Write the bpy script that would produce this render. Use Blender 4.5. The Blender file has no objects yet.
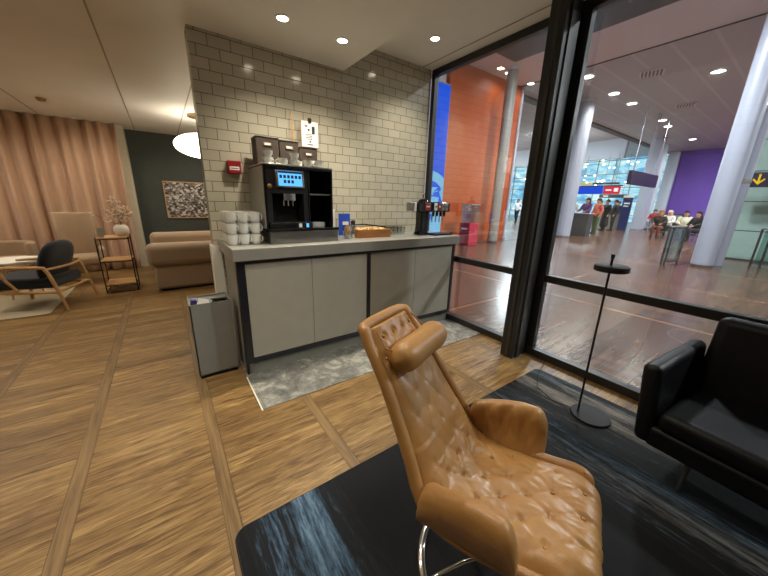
import bpy, math, random
from mathutils import Vector, Matrix, noise
random.seed(7)
S = bpy.context.scene
C = bpy.context.scene.collection
PI = math.pi

# ------------------------------------------------------------------ materials
def srgb(r, g, b):
    def f(c):
        c /= 255.0
        return c / 12.92 if c <= 0.04045 else ((c + 0.055) / 1.055) ** 2.4
    return (f(r), f(g), f(b), 1)

class NT:
    def __init__(s, name):
        s.m = bpy.data.materials.new(name); s.m.use_nodes = True
        s.t = s.m.node_tree; s.t.nodes.clear()
        s.out = s.t.nodes.new('ShaderNodeOutputMaterial')
    def n(s, typ, ins=None, **kw):
        nd = s.t.nodes.new(typ)
        for k, v in kw.items(): setattr(nd, k, v)
        if ins:
            for k, v in ins.items(): s.set(nd, k, v)
        return nd
    def set(s, nd, k, v):
        sock = nd.inputs[k]
        if isinstance(v, bpy.types.NodeSocket): s.t.links.new(v, sock)
        elif isinstance(v, bpy.types.Node): s.t.links.new(v.outputs[0], sock)
        else: sock.default_value = v
    def math(s, op, a, b=0.0, c=None):
        nd = s.n('ShaderNodeMath', operation=op); s.set(nd, 0, a); s.set(nd, 1, b)
        if c is not None: s.set(nd, 2, c)
        return nd.outputs[0]
    def mix(s, fac, a, b, mode='MIX'):
        nd = s.n('ShaderNodeMix', data_type='RGBA', blend_type=mode)
        s.set(nd, 0, fac); s.set(nd, 6, a); s.set(nd, 7, b)
        return nd.outputs[2]
    def ramp(s, fac, stops, interp='LINEAR'):
        nd = s.n('ShaderNodeValToRGB'); s.set(nd, 0, fac)
        cr = nd.color_ramp; cr.interpolation = interp
        while len(cr.elements) < len(stops): cr.elements.new(0.5)
        for e, (p, c) in zip(cr.elements, stops): e.position = p; e.color = c
        return nd.outputs[0]
    def pbr(s, **kw):
        b = s.n('ShaderNodeBsdfPrincipled')
        for k, v in kw.items(): s.set(b, k.replace('_', ' '), v)
        s.t.links.new(b.outputs[0], s.out.inputs[0]); return b
    def coords(s, scale=(1, 1, 1), loc=(0, 0, 0), rot=(0, 0, 0), src='Object'):
        tc = s.n('ShaderNodeTexCoord')
        mp = s.n('ShaderNodeMapping'); s.t.links.new(tc.outputs[src], mp.inputs[0])
        mp.inputs['Scale'].default_value = scale; mp.inputs['Location'].default_value = loc
        mp.inputs['Rotation'].default_value = rot
        return mp.outputs[0]
    def noise(s, vec, scale, detail=4, rough=.5, dist=0):
        nd = s.n('ShaderNodeTexNoise', {'Scale': scale, 'Detail': detail, 'Roughness': rough, 'Distortion': dist})
        s.t.links.new(vec, nd.inputs['Vector']); return nd.outputs[0]
    def bump(s, h, strength=.3, dist=.01):
        return s.n('ShaderNodeBump', {'Strength': strength, 'Distance': dist, 'Height': h}).outputs[0]

def plain(name, col, rough=.6, metal=0, bump=0, bscale=60, var=.08, spec=.5, coat=0):
    t = NT(name); v = t.coords()
    n = t.noise(v, bscale if bump else 9, 3)
    dark = tuple(c * (1 - var) for c in col[:3]) + (1,); lite = tuple(min(1, c * (1 + var)) for c in col[:3]) + (1,)
    col2 = t.ramp(n, [(.3, dark), (.7, lite)])
    kw = dict(Base_Color=col2, Roughness=rough, Metallic=metal, Specular_IOR_Level=spec, Coat_Weight=coat)
    if bump: kw['Normal'] = t.bump(n, bump, .004)
    t.pbr(**kw); return t.m

def emis(name, col, strength):
    t = NT(name); e = t.n('ShaderNodeEmission', {'Color': col, 'Strength': strength})
    t.t.links.new(e.outputs[0], t.out.inputs[0]); return t.m

def mat_glass(name, tint=(.93, .96, .95, 1), refl=.07, rough=0.0):
    t = NT(name)
    tr = t.n('ShaderNodeBsdfTransparent', {'Color': tint})
    gl = t.n('ShaderNodeBsdfGlossy', {'Roughness': rough, 'Color': (1, 1, 1, 1)})
    lw = t.n('ShaderNodeLayerWeight', {'Blend': .25})
    f = t.math('MULTIPLY_ADD', lw.outputs[1], .35, refl)
    mx = t.n('ShaderNodeMixShader'); t.set(mx, 0, f)
    t.t.links.new(tr.outputs[0], mx.inputs[1]); t.t.links.new(gl.outputs[0], mx.inputs[2])
    t.t.links.new(mx.outputs[0], t.out.inputs[0]); return t.m

def mat_oakfloor():
    t = NT('oak_parquet_floor')
    tc = t.n('ShaderNodeTexCoord'); sep = t.n('ShaderNodeSeparateXYZ'); t.t.links.new(tc.outputs['Object'], sep.inputs[0])
    X, Y = sep.outputs[0], sep.outputs[1]
    px = t.math('DIVIDE', t.math('SUBTRACT', X, .03), .56)
    fx = t.math('FRACT', px); ix = t.math('FLOOR', px)
    strip = t.math('LESS_THAN', fx, .105)
    py = t.math('DIVIDE', Y, .105); iy = t.math('FLOOR', py); fy = t.math('FRACT', py)
    idv = t.n('ShaderNodeCombineXYZ'); t.set(idv, 0, t.math('MULTIPLY', ix, .37)); t.set(idv, 1, iy)
    wn = t.n('ShaderNodeTexWhiteNoise', noise_dimensions='2D'); t.t.links.new(idv.outputs[0], wn.inputs['Vector'])
    rnd = wn.outputs[0]
    # grain along X in the panels
    g = t.n('ShaderNodeCombineXYZ'); t.set(g, 0, t.math('MULTIPLY', X, 2.6)); t.set(g, 1, t.math('MULTIPLY', Y, 24.0)); t.set(g, 2, t.math('MULTIPLY', rnd, 19.0))
    g1 = t.noise(g.outputs[0], 1.0, 5, .66, 1.6)
    g2v = t.n('ShaderNodeCombineXYZ'); t.set(g2v, 0, t.math('MULTIPLY', X, 9.0)); t.set(g2v, 1, t.math('MULTIPLY', Y, 160.0)); t.set(g2v, 2, t.math('MULTIPLY', rnd, 7.0))
    g2 = t.noise(g2v.outputs[0], 1.0, 3, .6, .3)
    s = t.n('ShaderNodeCombineXYZ'); t.set(s, 0, t.math('MULTIPLY', X, 60.0)); t.set(s, 1, t.math('MULTIPLY', Y, 2.5))
    s1 = t.noise(s.outputs[0], 1.0, 4, .6, .6)
    grain = t.math('ADD', t.math('MULTIPLY', g1, .62), t.math('MULTIPLY', g2, .38))
    base = t.ramp(grain, [(.34, srgb(62, 44, 26)), (.43, srgb(112, 85, 50)), (.55, srgb(148, 118, 74)), (.7, srgb(186, 156, 106))])
    tone = t.ramp(rnd, [(0, (.66, .62, .56, 1)), (.45, (.88, .86, .82, 1)), (1, (1.1, 1.1, 1.08, 1))])
    panel = t.mix(1.0, base, tone, 'MULTIPLY')
    sc = t.ramp(s1, [(.3, srgb(94, 72, 46)), (.7, srgb(142, 114, 74))])
    col = t.mix(strip, panel, sc)
    seam = t.math('LESS_THAN', fy, .02)
    e1 = t.math('LESS_THAN', t.math('ABSOLUTE', t.math('SUBTRACT', fx, .105)), .005)
    e2 = t.math('LESS_THAN', fx, .006)
    seamp = t.math('MULTIPLY', seam, t.math('SUBTRACT', 1.0, strip))
    sm = t.math('MINIMUM', t.math('ADD', t.math('ADD', e1, e2), seamp), 1.0)
    col = t.mix(t.math('MULTIPLY', sm, .55), col, srgb(60, 42, 24))
    b = t.bump(t.math('SUBTRACT', grain, t.math('MULTIPLY', sm, .6)), .35, .0015)
    t.pbr(Base_Color=col, Roughness=t.math('MULTIPLY_ADD', g1, .25, .28), Normal=b, Specular_IOR_Level=.4)
    return t.m

def mat_tiles():
    t = NT('beige_gloss_wall_tile')
    tc = t.n('ShaderNodeTexCoord'); sep = t.n('ShaderNodeSeparateXYZ'); t.t.links.new(tc.outputs['Object'], sep.inputs[0])
    v = t.n('ShaderNodeCombineXYZ'); t.set(v, 0, t.math('ADD', sep.outputs[0], -.412 + 3.0)); t.set(v, 1, t.math('ADD', sep.outputs[2], .0045))
    br = t.n('ShaderNodeTexBrick', {'Color1': srgb(190, 184, 164), 'Color2': srgb(178, 172, 151), 'Mortar': srgb(104, 97, 83), 'Scale': 1.0,
             'Mortar Size': .003, 'Mortar Smooth': .25, 'Bias': 0.0, 'Brick Width': .15, 'Row Height': .0745})
    br.offset = .5; t.t.links.new(v.outputs[0], br.inputs['Vector'])
    # every tile sits at a slightly different tilt
    iy = t.math('FLOOR', t.math('DIVIDE', t.math('ADD', sep.outputs[2], .0045), .0745))
    sh = t.math('MULTIPLY', t.math('MODULO', iy, 2.0), .075)
    ix = t.math('FLOOR', t.math('DIVIDE', t.math('ADD', sep.outputs[0], t.math('ADD', sh, 2.588)), .15))
    idv = t.n('ShaderNodeCombineXYZ'); t.set(idv, 0, ix); t.set(idv, 1, iy)
    wn = t.n('ShaderNodeTexWhiteNoise', noise_dimensions='2D'); t.t.links.new(idv.outputs[0], wn.inputs['Vector'])
    n = t.noise(t.coords(), 14, 2)
    h = t.math('ADD', t.math('SUBTRACT', 1.0, br.outputs['Fac']), t.math('MULTIPLY', n, .35))
    t.pbr(Base_Color=br.outputs['Color'], Roughness=t.math('MULTIPLY_ADD', br.outputs['Fac'], .5, .14), Normal=t.bump(h, .5, .003), Specular_IOR_Level=.55)
    return t.m

def mat_hallfloor():
    t = NT('dark_red_brown_hall_floor')
    tc = t.n('ShaderNodeTexCoord')
    mp = t.n('ShaderNodeMapping'); t.t.links.new(tc.outputs['Object'], mp.inputs[0]); mp.inputs['Rotation'].default_value = (0, 0, 0)
    br = t.n('ShaderNodeTexBrick', {'Color1': srgb(98, 68, 54), 'Color2': srgb(66, 46, 38), 'Mortar': srgb(48, 32, 26), 'Scale': 1.0,
             'Mortar Size': .004, 'Mortar Smooth': .1, 'Bias': 0.0, 'Brick Width': 1.1, 'Row Height': .11})
    t.t.links.new(mp.outputs[0], br.inputs['Vector'])
    n = t.noise(t.coords(scale=(2, 22, 1)), 1.0, 4)
    col = t.mix(.45, br.outputs['Color'], t.ramp(n, [(.3, srgb(66, 42, 32)), (.7, srgb(120, 86, 68))]))
    # light inlaid lines that cross the boards every few metres
    sep = t.n('ShaderNodeSeparateXYZ'); t.t.links.new(tc.outputs['Object'], sep.inputs[0])
    ln = t.math('LESS_THAN', t.math('FRACT', t.math('DIVIDE', t.math('ADD', sep.outputs[0], 0.15), 2.4)), .022)
    ln2 = t.math('LESS_THAN', t.math('FRACT', t.math('DIVIDE', sep.outputs[1], 2.4)), .022)
    col = t.mix(t.math('MULTIPLY', t.math('MAXIMUM', ln, ln2), .5), col, srgb(170, 125, 90))
    t.pbr(Base_Color=col, Roughness=t.math('MULTIPLY_ADD', n, .14, .17), Specular_IOR_Level=.6, Normal=t.bump(n, .08, .002))
    return t.m

def mat_rug():
    t = NT('dark_streaked_rug')
    tc = t.n('ShaderNodeTexCoord'); sep = t.n('ShaderNodeSeparateXYZ'); t.t.links.new(tc.outputs['Object'], sep.inputs[0])
    X = sep.outputs[0]
    a = t.noise(t.coords(scale=(9, .55, 1)), 1.0, 6, .65, .4)
    b = t.noise(t.coords(scale=(60, 7, 1)), 1.0, 5, .7, .6)
    c = t.noise(t.coords(scale=(110, 26, 1)), 1.0, 3, .7)
    mixn = t.math('ADD', t.math('MULTIPLY', a, .6), t.math('ADD', t.math('MULTIPLY', b, .3), t.math('MULTIPLY', c, .1)))
    zone = t.ramp(t.math('DIVIDE', X, 2.4), [(0, (.14,) * 3 + (1,)), (.06, (.42,) * 3 + (1,)), (.13, (.66,) * 3 + (1,)), (.18, (.4,) * 3 + (1,)), (.25, (.0,) * 3 + (1,)), (.58, (.05,) * 3 + (1,)), (.68, (.55,) * 3 + (1,)), (.8, (.3,) * 3 + (1,)), (.9, (.62,) * 3 + (1,)), (1, (.5,) * 3 + (1,))])
    m = t.math('ADD', mixn, t.math('MULTIPLY_ADD', zone, .46, -.17))
    blue = t.ramp(m, [(.42, srgb(12, 13, 16)), (.53, srgb(24, 28, 34)), (.60, srgb(60, 84, 106)), (.74, srgb(132, 160, 180))])
    brown = t.ramp(m, [(.42, srgb(13, 14, 16)), (.54, srgb(28, 30, 33)), (.62, srgb(92, 88, 82)), (.75, srgb(150, 140, 128))])
    pick = t.ramp(t.noise(t.coords(scale=(2.6, .25, 1), loc=(3.1, 0, 0)), 1.0, 3, .5), [(.42, (0, 0, 0, 1)), (.55, (1, 1, 1, 1))])
    right = t.math('GREATER_THAN', X, 1.2)
    col = t.mix(t.math('MULTIPLY', pick, right), blue, brown)
    t.pbr(Base_Color=col, Roughness=.8, Specular_IOR_Level=.25, Normal=t.bump(b, .5, .004))
    return t.m

def mat_leather(name, c0, c1, rough=.34, scale=230, big=.35, spec=.5, coat=.12):
    t = NT(name); v = t.coords()
    n1 = t.noise(v, 5, 4, .6); n2 = t.noise(v, scale, 3, .6); n3 = t.noise(v, 17, 5, .6, .8)
    vo = t.n('ShaderNodeTexVoronoi', {'Scale': scale * .8}); t.t.links.new(v, vo.inputs['Vector'])
    col = t.ramp(t.math('ADD', t.math('MULTIPLY', n1, .7), t.math('MULTIPLY', n3, .3)), [(.3, c0), (.7, c1)])
    h = t.math('ADD', t.math('MULTIPLY', n3, big), t.math('ADD', t.math('MULTIPLY', n2, .05), t.math('MULTIPLY', vo.outputs[0], .04)))
    t.pbr(Base_Color=col, Roughness=t.math('MULTIPLY_ADD', n3, .2, rough - .1), Normal=t.bump(h, .5, .012), Specular_IOR_Level=spec, Coat_Weight=coat, Coat_Roughness=.25)
    return t.m

def mat_fabric(name, c, rough=.9, scale=240):
    t = NT(name); v = t.coords()
    w = t.n('ShaderNodeTexWave', {'Scale': scale, 'Distortion': 1.5}); t.t.links.new(v, w.inputs['Vector'])
    n = t.noise(v, 12, 4); n2 = t.noise(v, scale * 1.6, 2)
    col = t.mix(t.math('MULTIPLY', n, .35), c, tuple(x * .75 for x in c[:3]) + (1,))
    t.pbr(Base_Color=col, Roughness=rough, Normal=t.bump(t.math('ADD', w.outputs[1], n2), .25, .002), Sheen_Weight=.25, Specular_IOR_Level=.25)
    return t.m

def mat_wood(name, c0, c1, sc=(3, 40, 40), rough=.45):
    t = NT(name); n = t.noise(t.coords(scale=sc), 1.0, 5, .6, .6)
    t.pbr(Base_Color=t.ramp(n, [(.3, c0), (.7, c1)]), Roughness=rough, Normal=t.bump(n, .15, .002)); return t.m

def mat_stone():
    t = NT('grey_marbled_stone_tile'); v = t.coords()
    n = t.noise(v, 5, 8, .65, 1.4); n2 = t.noise(v, 26, 5, .7, .6)
    tc = t.n('ShaderNodeTexCoord'); sep = t.n('ShaderNodeSeparateXYZ'); t.t.links.new(tc.outputs['Object'], sep.inputs[0])
    j = t.math('LESS_THAN', t.math('FRACT', t.math('DIVIDE', t.math('ADD', sep.outputs[0], .12), .48)), .006)
    col = t.ramp(t.math('ADD', t.math('MULTIPLY', n, .7), t.math('MULTIPLY', n2, .3)), [(.34, srgb(70, 70, 68)), (.5, srgb(118, 117, 110)), (.64, srgb(176, 174, 162))])
    col = t.mix(t.math('MULTIPLY', j, .8), col, srgb(60, 58, 52))
    t.pbr(Base_Color=col, Roughness=.42, Normal=t.bump(n2, .15, .002)); return t.m

def mat_ceiling(name, c, seams=None):
    t = NT(name); n = t.noise(t.coords(), 3, 3)
    col = t.ramp(n, [(.3, tuple(x * .96 for x in c[:3]) + (1,)), (.7, c)])
    t.pbr(Base_Color=col, Roughness=.55, Specular_IOR_Level=.3); return t.m

def mat_slats(name, c, period, axis=0, dark=.72, frac=.06, rough=.5):
    t = NT(name); tc = t.n('ShaderNodeTexCoord'); sep = t.n('ShaderNodeSeparateXYZ'); t.t.links.new(tc.outputs['Object'], sep.inputs[0])
    f = t.math('LESS_THAN', t.math('FRACT', t.math('DIVIDE', sep.outputs[axis], period)), frac)
    col = t.mix(f, c, tuple(x * dark for x in c[:3]) + (1,))
    t.pbr(Base_Color=col, Roughness=rough, Normal=t.bump(f, -.4, .01)); return t.m

M = {}
M['oak_floor'] = mat_oakfloor(); M['tile'] = mat_tiles(); M['hallfloor'] = mat_hallfloor(); M['rug'] = mat_rug(); M['stone'] = mat_stone()
M['tan'] = mat_leather('tan_leather', srgb(150, 107, 58), srgb(174, 130, 73), .42, big=.2, coat=.08)
M['tan_dark'] = plain('tan_leather_edge', srgb(142, 102, 56), .4)
M['blackl'] = mat_leather('black_leather', srgb(7, 7, 10), srgb(12, 13, 17), .5, 200, .12, .28, .0)
M['chrome'] = plain('chrome', (.75, .75, .75, 1), .08, 1, var=.02)
M['steel'] = plain('brushed_steel', srgb(150, 148, 142), .3, 1, var=.06)
M['black'] = plain('black_powder_coat', srgb(14, 14, 15), .7, var=.1)
M['blackgloss'] = plain('gloss_black_plastic', srgb(14, 14, 15), .12, var=.1)
M['darkframe'] = plain('dark_window_frame', srgb(34, 34, 34), .38, var=.1)
M['postgrey'] = plain('dark_grey_steel_post', srgb(52, 52, 48), .42, var=.12)
M['laminate'] = plain('greige_laminate', srgb(160, 156, 142), .5, var=.03)
M['sidelam'] = plain('light_grey_panel', srgb(150, 148, 136), .45, var=.03)
M['navyedge'] = plain('dark_navy_edge', srgb(24, 27, 34), .35, var=.05)
M['worktop'] = plain('grey_worktop', srgb(140, 138, 130), .28, var=.05)
M['kick'] = plain('grey_kickboard', srgb(132, 130, 118), .35, var=.04)
M['bin'] = plain('grey_bin_metal', srgb(128, 130, 124), .45, var=.03)
M['ceil'] = mat_ceiling('painted_ceiling', srgb(236, 233, 226))
M['ceilseam'] = plain('ceiling_seam', srgb(168, 158, 136), .6, var=.04)
M['wallw'] = plain('off_white_wall', srgb(214, 206, 186), .7, var=.03)
M['walldark'] = plain('dark_green_grey_wall', srgb(66, 72, 68), .75, var=.05)
M['wallback'] = plain('warm_grey_wall', srgb(196, 190, 176), .8, var=.05)
M['curtain'] = mat_fabric('peach_curtain_cloth', srgb(200, 164, 136), .85, 180)
M['oak'] = mat_wood('light_oak', srgb(176, 134, 84), srgb(206, 166, 112))
M['crate'] = mat_wood('orange_brown_wood', srgb(134, 84, 40), srgb(176, 118, 62))
M['navy'] = mat_fabric('navy_upholstery', srgb(24, 28, 40))
M['beige'] = mat_fabric('beige_upholstery', srgb(160, 134, 106))
M['sofa'] = mat_fabric('taupe_sofa_cloth', srgb(160, 138, 114))
M['rugb'] = mat_fabric('cream_rug_pile', srgb(200, 186, 156))
M['white'] = plain('white_porcelain', srgb(222, 222, 214), .2, var=.02)
M['whitem'] = plain('white_matt', srgb(226, 222, 210), .6, var=.03)
M['paper'] = plain('white_paper', srgb(232, 232, 228), .6, var=.02)
M['print'] = plain('dark_print', srgb(40, 42, 50), .6)
M['red'] = plain('red_plastic', srgb(150, 26, 30), .35, var=.05)
M['box'] = plain('dark_brown_fibre_box', srgb(66, 54, 44), .7, var=.14)
M['brass'] = plain('aged_brass', srgb(168, 140, 90), .35, 1, var=.1)
M['glass'] = mat_glass('window_glass')
M['cupglass'] = mat_glass('clear_drinking_glass', (.9, .93, .92, 1), .16)
M['hallglass'] = mat_glass('greenish_railing_glass', (.66, .82, .78, 1), .10)
M['downlight'] = emis('warm_downlight', (1, .88, .68, 1), 28)
M['hall_light'] = emis('hall_lamp_diffuser', (1, .95, .84, 1), 14)
M['glint_glow'] = emis('facade_glint_glow', (1, .97, .9, 1), 6)
M['pendant'] = emis('pendant_paper_glow', (1, .88, .68, 1), 6)
M['greyc'] = plain('pale_grey_column_paint', srgb(168, 174, 190), .35, var=.02)
M['greycol'] = plain('grey_column_paint', srgb(150, 146, 140), .4, var=.02)
M['purple'] = mat_slats('purple_wall_panels', srgb(118, 80, 186), 1.3, 1, .86, .02)
M['orange'] = mat_slats('orange_wall_panels', srgb(172, 74, 20), .14, 2, .84, .07, .45)
M['teal'] = plain('frosted_pale_green_glass', srgb(150, 178, 170), .25, var=.04)
M['hallceil'] = mat_slats('hall_ceiling_panels', srgb(180, 173, 173), .8, 1, 1.22, .10)
M['hallband'] = plain('hall_ceiling_band', srgb(214, 206, 206), .6, var=.02)
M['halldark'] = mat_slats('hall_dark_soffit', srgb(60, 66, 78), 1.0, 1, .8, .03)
M['beam'] = plain('brown_grey_beam', srgb(74, 66, 58), .6)
M['bulk'] = plain('pale_blue_bulkhead', srgb(206, 214, 226), .6, var=.02)
M['desk'] = plain('charcoal_desk', srgb(58, 60, 64), .5)
M['signd'] = plain('dark_violet_sign', srgb(40, 30, 54), .35)
M['navyboard'] = plain('navy_board', srgb(30, 44, 92), .4)
M['yellow'] = emis('yellow_arrow_light', srgb(250, 205, 40), 1.0)
M['scrblue'] = emis('blue_screen', srgb(30, 80, 225), 1.1)
M['scrred'] = emis('red_screen', srgb(225, 50, 70), 1.1)
M['scrwhite'] = emis('white_screen_text', (1, 1, 1, 1), 1.2)
M['scrcyan'] = emis('pale_blue_display', srgb(90, 170, 235), 1.6)
M['icon'] = plain('display_icon_dark', srgb(20, 34, 60), .4)
M['skin'] = plain('skin', srgb(190, 142, 114), .5)
M['flower'] = plain('dried_blossom', srgb(226, 204, 182), .8, var=.15)
M['stem'] = plain('dry_twig', srgb(110, 82, 54), .8)
M['pastry'] = plain('golden_biscuit', srgb(214, 178, 116), .7, var=.2)
M['blue'] = plain('blue_pouch', srgb(36, 70, 170), .35)
M['violet'] = plain('violet_wrapper', srgb(110, 96, 170), .4)
M['smoke'] = plain('dark_slot', srgb(10, 10, 11), .5)

def cloth(r, g, b):
    k = 'cloth_%d_%d_%d' % (r, g, b)
    if k not in M: M[k] = plain(k, srgb(r, g, b), .85, var=.08)
    return M[k]

def mat_facade():
    t = NT('blue_dusk_glass_facade')
    n = t.noise(t.coords(scale=(1, .5, 1.3)), .9, 5, .65, 1.0)
    col = t.ramp(n, [(.3, srgb(74, 130, 180)), (.44, srgb(110, 175, 215)), (.55, srgb(170, 215, 226)), (.66, srgb(222, 236, 236))])
    e = t.n('ShaderNodeEmission', {'Color': col, 'Strength': 1.55})
    t.t.links.new(e.outputs[0], t.out.inputs[0]); return t.m
M['facade'] = mat_facade()
def mat_lightbox():
    t = NT('blue_backlit_picture')
    tc = t.n('ShaderNodeTexCoord'); sep = t.n('ShaderNodeSeparateXYZ'); t.t.links.new(tc.outputs['Object'], sep.inputs[0])
    n = t.noise(t.coords(), 1.9, 3, .5, 1.2)
    dx = t.math('SUBTRACT', sep.outputs[0], 6.75); dz = t.math('SUBTRACT', sep.outputs[2], 1.35)
    d = t.math('SQRT', t.math('ADD', t.math('MULTIPLY', dx, dx), t.math('MULTIPLY', dz, dz)))
    ring = t.math('LESS_THAN', t.math('ABSOLUTE', t.math('SUBTRACT', d, .72)), .14)
    blob = t.math('MULTIPLY', t.math('GREATER_THAN', n, .47), t.math('LESS_THAN', sep.outputs[2], 1.75))
    m = t.math('MAXIMUM', ring, blob)
    col = t.mix(m, srgb(14, 88, 240), srgb(130, 200, 245))
    e = t.n('ShaderNodeEmission', {'Color': col, 'Strength': 1.05})
    t.t.links.new(e.outputs[0], t.out.inputs[0]); return t.m
M['lightbox'] = mat_lightbox()
def mat_photo():
    t = NT('black_and_white_city_print')
    vo = t.n('ShaderNodeTexVoronoi', {'Scale': 26.0}, distance='CHEBYCHEV'); t.t.links.new(t.coords(scale=(1, 1, 1.4)), vo.inputs['Vector'])
    n = t.noise(t.coords(), 30, 4)
    bw = t.n('ShaderNodeRGBToBW'); t.t.links.new(vo.outputs['Color'], bw.inputs[0])
    v = t.math('ADD', t.math('MULTIPLY', bw.outputs[0], .6), t.math('MULTIPLY', n, .45))
    t.pbr(Base_Color=t.ramp(v, [(.32, srgb(34, 32, 32)), (.55, srgb(120, 114, 110)), (.72, srgb(214, 206, 200))]), Roughness=.35); return t.m
M['photo'] = mat_photo()

# ------------------------------------------------------------------ mesh building
class MB:
    def __init__(s): s.v = []; s.f = []
    def add(s, vs, fs):
        o = len(s.v); s.v += [tuple(v) for v in vs]; s.f += [tuple(i + o for i in f) for f in fs]; return s
    def box(s, x0, x1, y0, y1, z0, z1, mat=None):
        vs = [Vector((x, y, z)) for z in (z0, z1) for y in (y0, y1) for x in (x0, x1)]
        if mat: vs = [mat @ v for v in vs]
        return s.add(vs, [(0, 2, 3, 1), (4, 5, 7, 6), (0, 1, 5, 4), (2, 6, 7, 3), (0, 4, 6, 2), (1, 3, 7, 5)])
    def lathe(s, prof, cx=0, cy=0, seg=24, mat=None, cap=True):
        vs = []; fs = []; n = len(prof)
        for k in range(seg):
            a = 2 * PI * k / seg
            for r, z in prof:
                p = Vector((cx + r * math.cos(a), cy + r * math.sin(a), z)); vs.append(mat @ p if mat else p)
        for k in range(seg):
            k2 = (k + 1) % seg
            for i in range(n - 1): fs.append((k * n + i, k2 * n + i, k2 * n + i + 1, k * n + i + 1))
        if cap and prof[0][0] > 1e-5: fs.append(tuple(k * n for k in reversed(range(seg))))
        if cap and prof[-1][0] > 1e-5: fs.append(tuple(k * n + n - 1 for k in range(seg)))
        return s.add(vs, fs)
    def cyl(s, cx, cy, z0, z1, r, seg=24, mat=None): return s.lathe([(r, z0), (r, z1)], cx, cy, seg, mat)
    def tube(s, pts, r, seg=8, closed=False):
        pts = [Vector(p) for p in pts]; n = len(pts); vs = []; fs = []
        rr = r if isinstance(r, (list, tuple)) else [r] * n
        up = Vector((0, 0, 1)); prev = None
        for i, p in enumerate(pts):
            if closed: d = pts[(i + 1) % n] - pts[(i - 1) % n]
            else: d = pts[min(i + 1, n - 1)] - pts[max(i - 1, 0)]
            d.normalize()
            if prev is None:
                a = d.cross(up)
                if a.length < .05: a = d.cross(Vector((1, 0, 0)))
            else: a = prev - d * prev.dot(d)
            a.normalize(); prev = a; b = d.cross(a)
            for k in range(seg):
                t = 2 * PI * k / seg; vs.append(p + (a * math.cos(t) + b * math.sin(t)) * rr[i])
        for i in range(n if closed else n - 1):
            j = (i + 1) % n
            for k in range(seg): fs.append((i * seg + k, i * seg + (k + 1) % seg, j * seg + (k + 1) % seg, j * seg + k))
        if not closed: fs.append(tuple(reversed(range(seg)))); fs.append(tuple((n - 1) * seg + k for k in range(seg)))
        return s.add(vs, fs)
    def grid(s, fn, nu, nv, closeu=False):
        vs = [fn(i / (nu - (0 if closeu else 1)), j / (nv - 1)) for i in range(nu) for j in range(nv)]
        fs = []
        for i in range(nu if closeu else nu - 1):
            k = (i + 1) % nu
            for j in range(nv - 1): fs.append((i * nv + j, k * nv + j, k * nv + j + 1, i * nv + j + 1))
        return s.add(vs, fs)
    def ball(s, c, rx, ry=None, rz=None, seg=16, rings=10):
        ry = ry or rx; rz = rz or rx
        def fn(u, v):
            a = 2 * PI * u; b = PI * (v - .5)
            return (c[0] + rx * math.cos(b) * math.cos(a), c[1] + ry * math.cos(b) * math.sin(a), c[2] + rz * math.sin(b))
        return s.grid(fn, seg, rings, True)

def ob(name, mb, mat, parent=None, bev=0, smooth=True, sub=0, seg=2):
    me = bpy.data.meshes.new(name); me.from_pydata(mb.v, [], mb.f); me.update()
    import bmesh
    bm = bmesh.new(); bm.from_mesh(me); bmesh.ops.remove_doubles(bm, verts=bm.verts, dist=1e-5)
    bmesh.ops.recalc_face_normals(bm, faces=bm.faces); bm.to_mesh(me); bm.free()
    me.materials.append(M[mat] if isinstance(mat, str) else mat)
    if smooth:
        me.shade_smooth()
        if not sub: me.set_sharp_from_angle(angle=math.radians(40))
    o = bpy.data.objects.new(name, me); C.objects.link(o)
    if parent: o.parent = parent
    if bev:
        b = o.modifiers.new('bevel', 'BEVEL'); b.width = bev; b.segments = seg; b.limit_method = 'ANGLE'; b.angle_limit = math.radians(50); b.harden_normals = False
    if sub:
        m = o.modifiers.new('sub', 'SUBSURF'); m.levels = m.render_levels = sub
    return o
def B(*a, **k): return MB().box(*a, **k)
def tag(o, label, cat, group=None, kind=None):
    o['label'] = label; o['category'] = cat
    if group: o['group'] = group
    if kind: o['kind'] = kind
    return o
def thing(name, label, cat, loc=(0, 0, 0), rz=0, group=None):
    o = bpy.data.objects.new(name, None); C.objects.link(o); o.location = loc; o.rotation_euler = (0, 0, rz)
    o.empty_display_size = .1
    return tag(o, label, cat, group)
def struct(name, mb, mat, parent=None, **k):
    o = ob(name, mb, mat, parent, **k)
    if not parent: o['kind'] = 'structure'
    return o
def kids(o): return [c for c in bpy.data.objects if c.parent == o]
def copy_tree(o, loc=None, rz=None, label=None, parent=None):
    c = o.copy(); C.objects.link(c)
    if parent: c.parent = parent
    if loc is not None: c.location = loc
    if rz is not None: c.rotation_euler = (0, 0, rz)
    if label: c['label'] = label
    for k in kids(o): copy_tree(k, parent=c)
    return c
def spot(loc, power, angle=100, blend=.8, col=(1, .80, .54), r=.03, rot=(0, 0, 0), name='downlight_and_fill'):
    l = bpy.data.lights.new(name, 'SPOT'); l.energy = power; l.spot_size = math.radians(angle); l.spot_blend = blend; l.color = col; l.shadow_soft_size = r
    o = bpy.data.objects.new(name, l); C.objects.link(o); o.location = loc; o.rotation_euler = rot; return o
def point(loc, power, col=(1, .85, .62), r=.05, name='lamp_glow'):
    l = bpy.data.lights.new(name, 'POINT'); l.energy = power; l.color = col; l.shadow_soft_size = r
    o = bpy.data.objects.new(name, l); C.objects.link(o); o.location = loc; return o
def area(loc, power, sx, sy, col=(1, .97, .9), rot=(0, 0, 0), name='ceiling_lamp_light'):
    l = bpy.data.lights.new(name, 'AREA'); l.shape = 'RECTANGLE'; l.size = sx; l.size_y = sy; l.energy = power; l.color = col
    o = bpy.data.objects.new(name, l); C.objects.link(o); o.location = loc; o.rotation_euler = rot; return o

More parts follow.
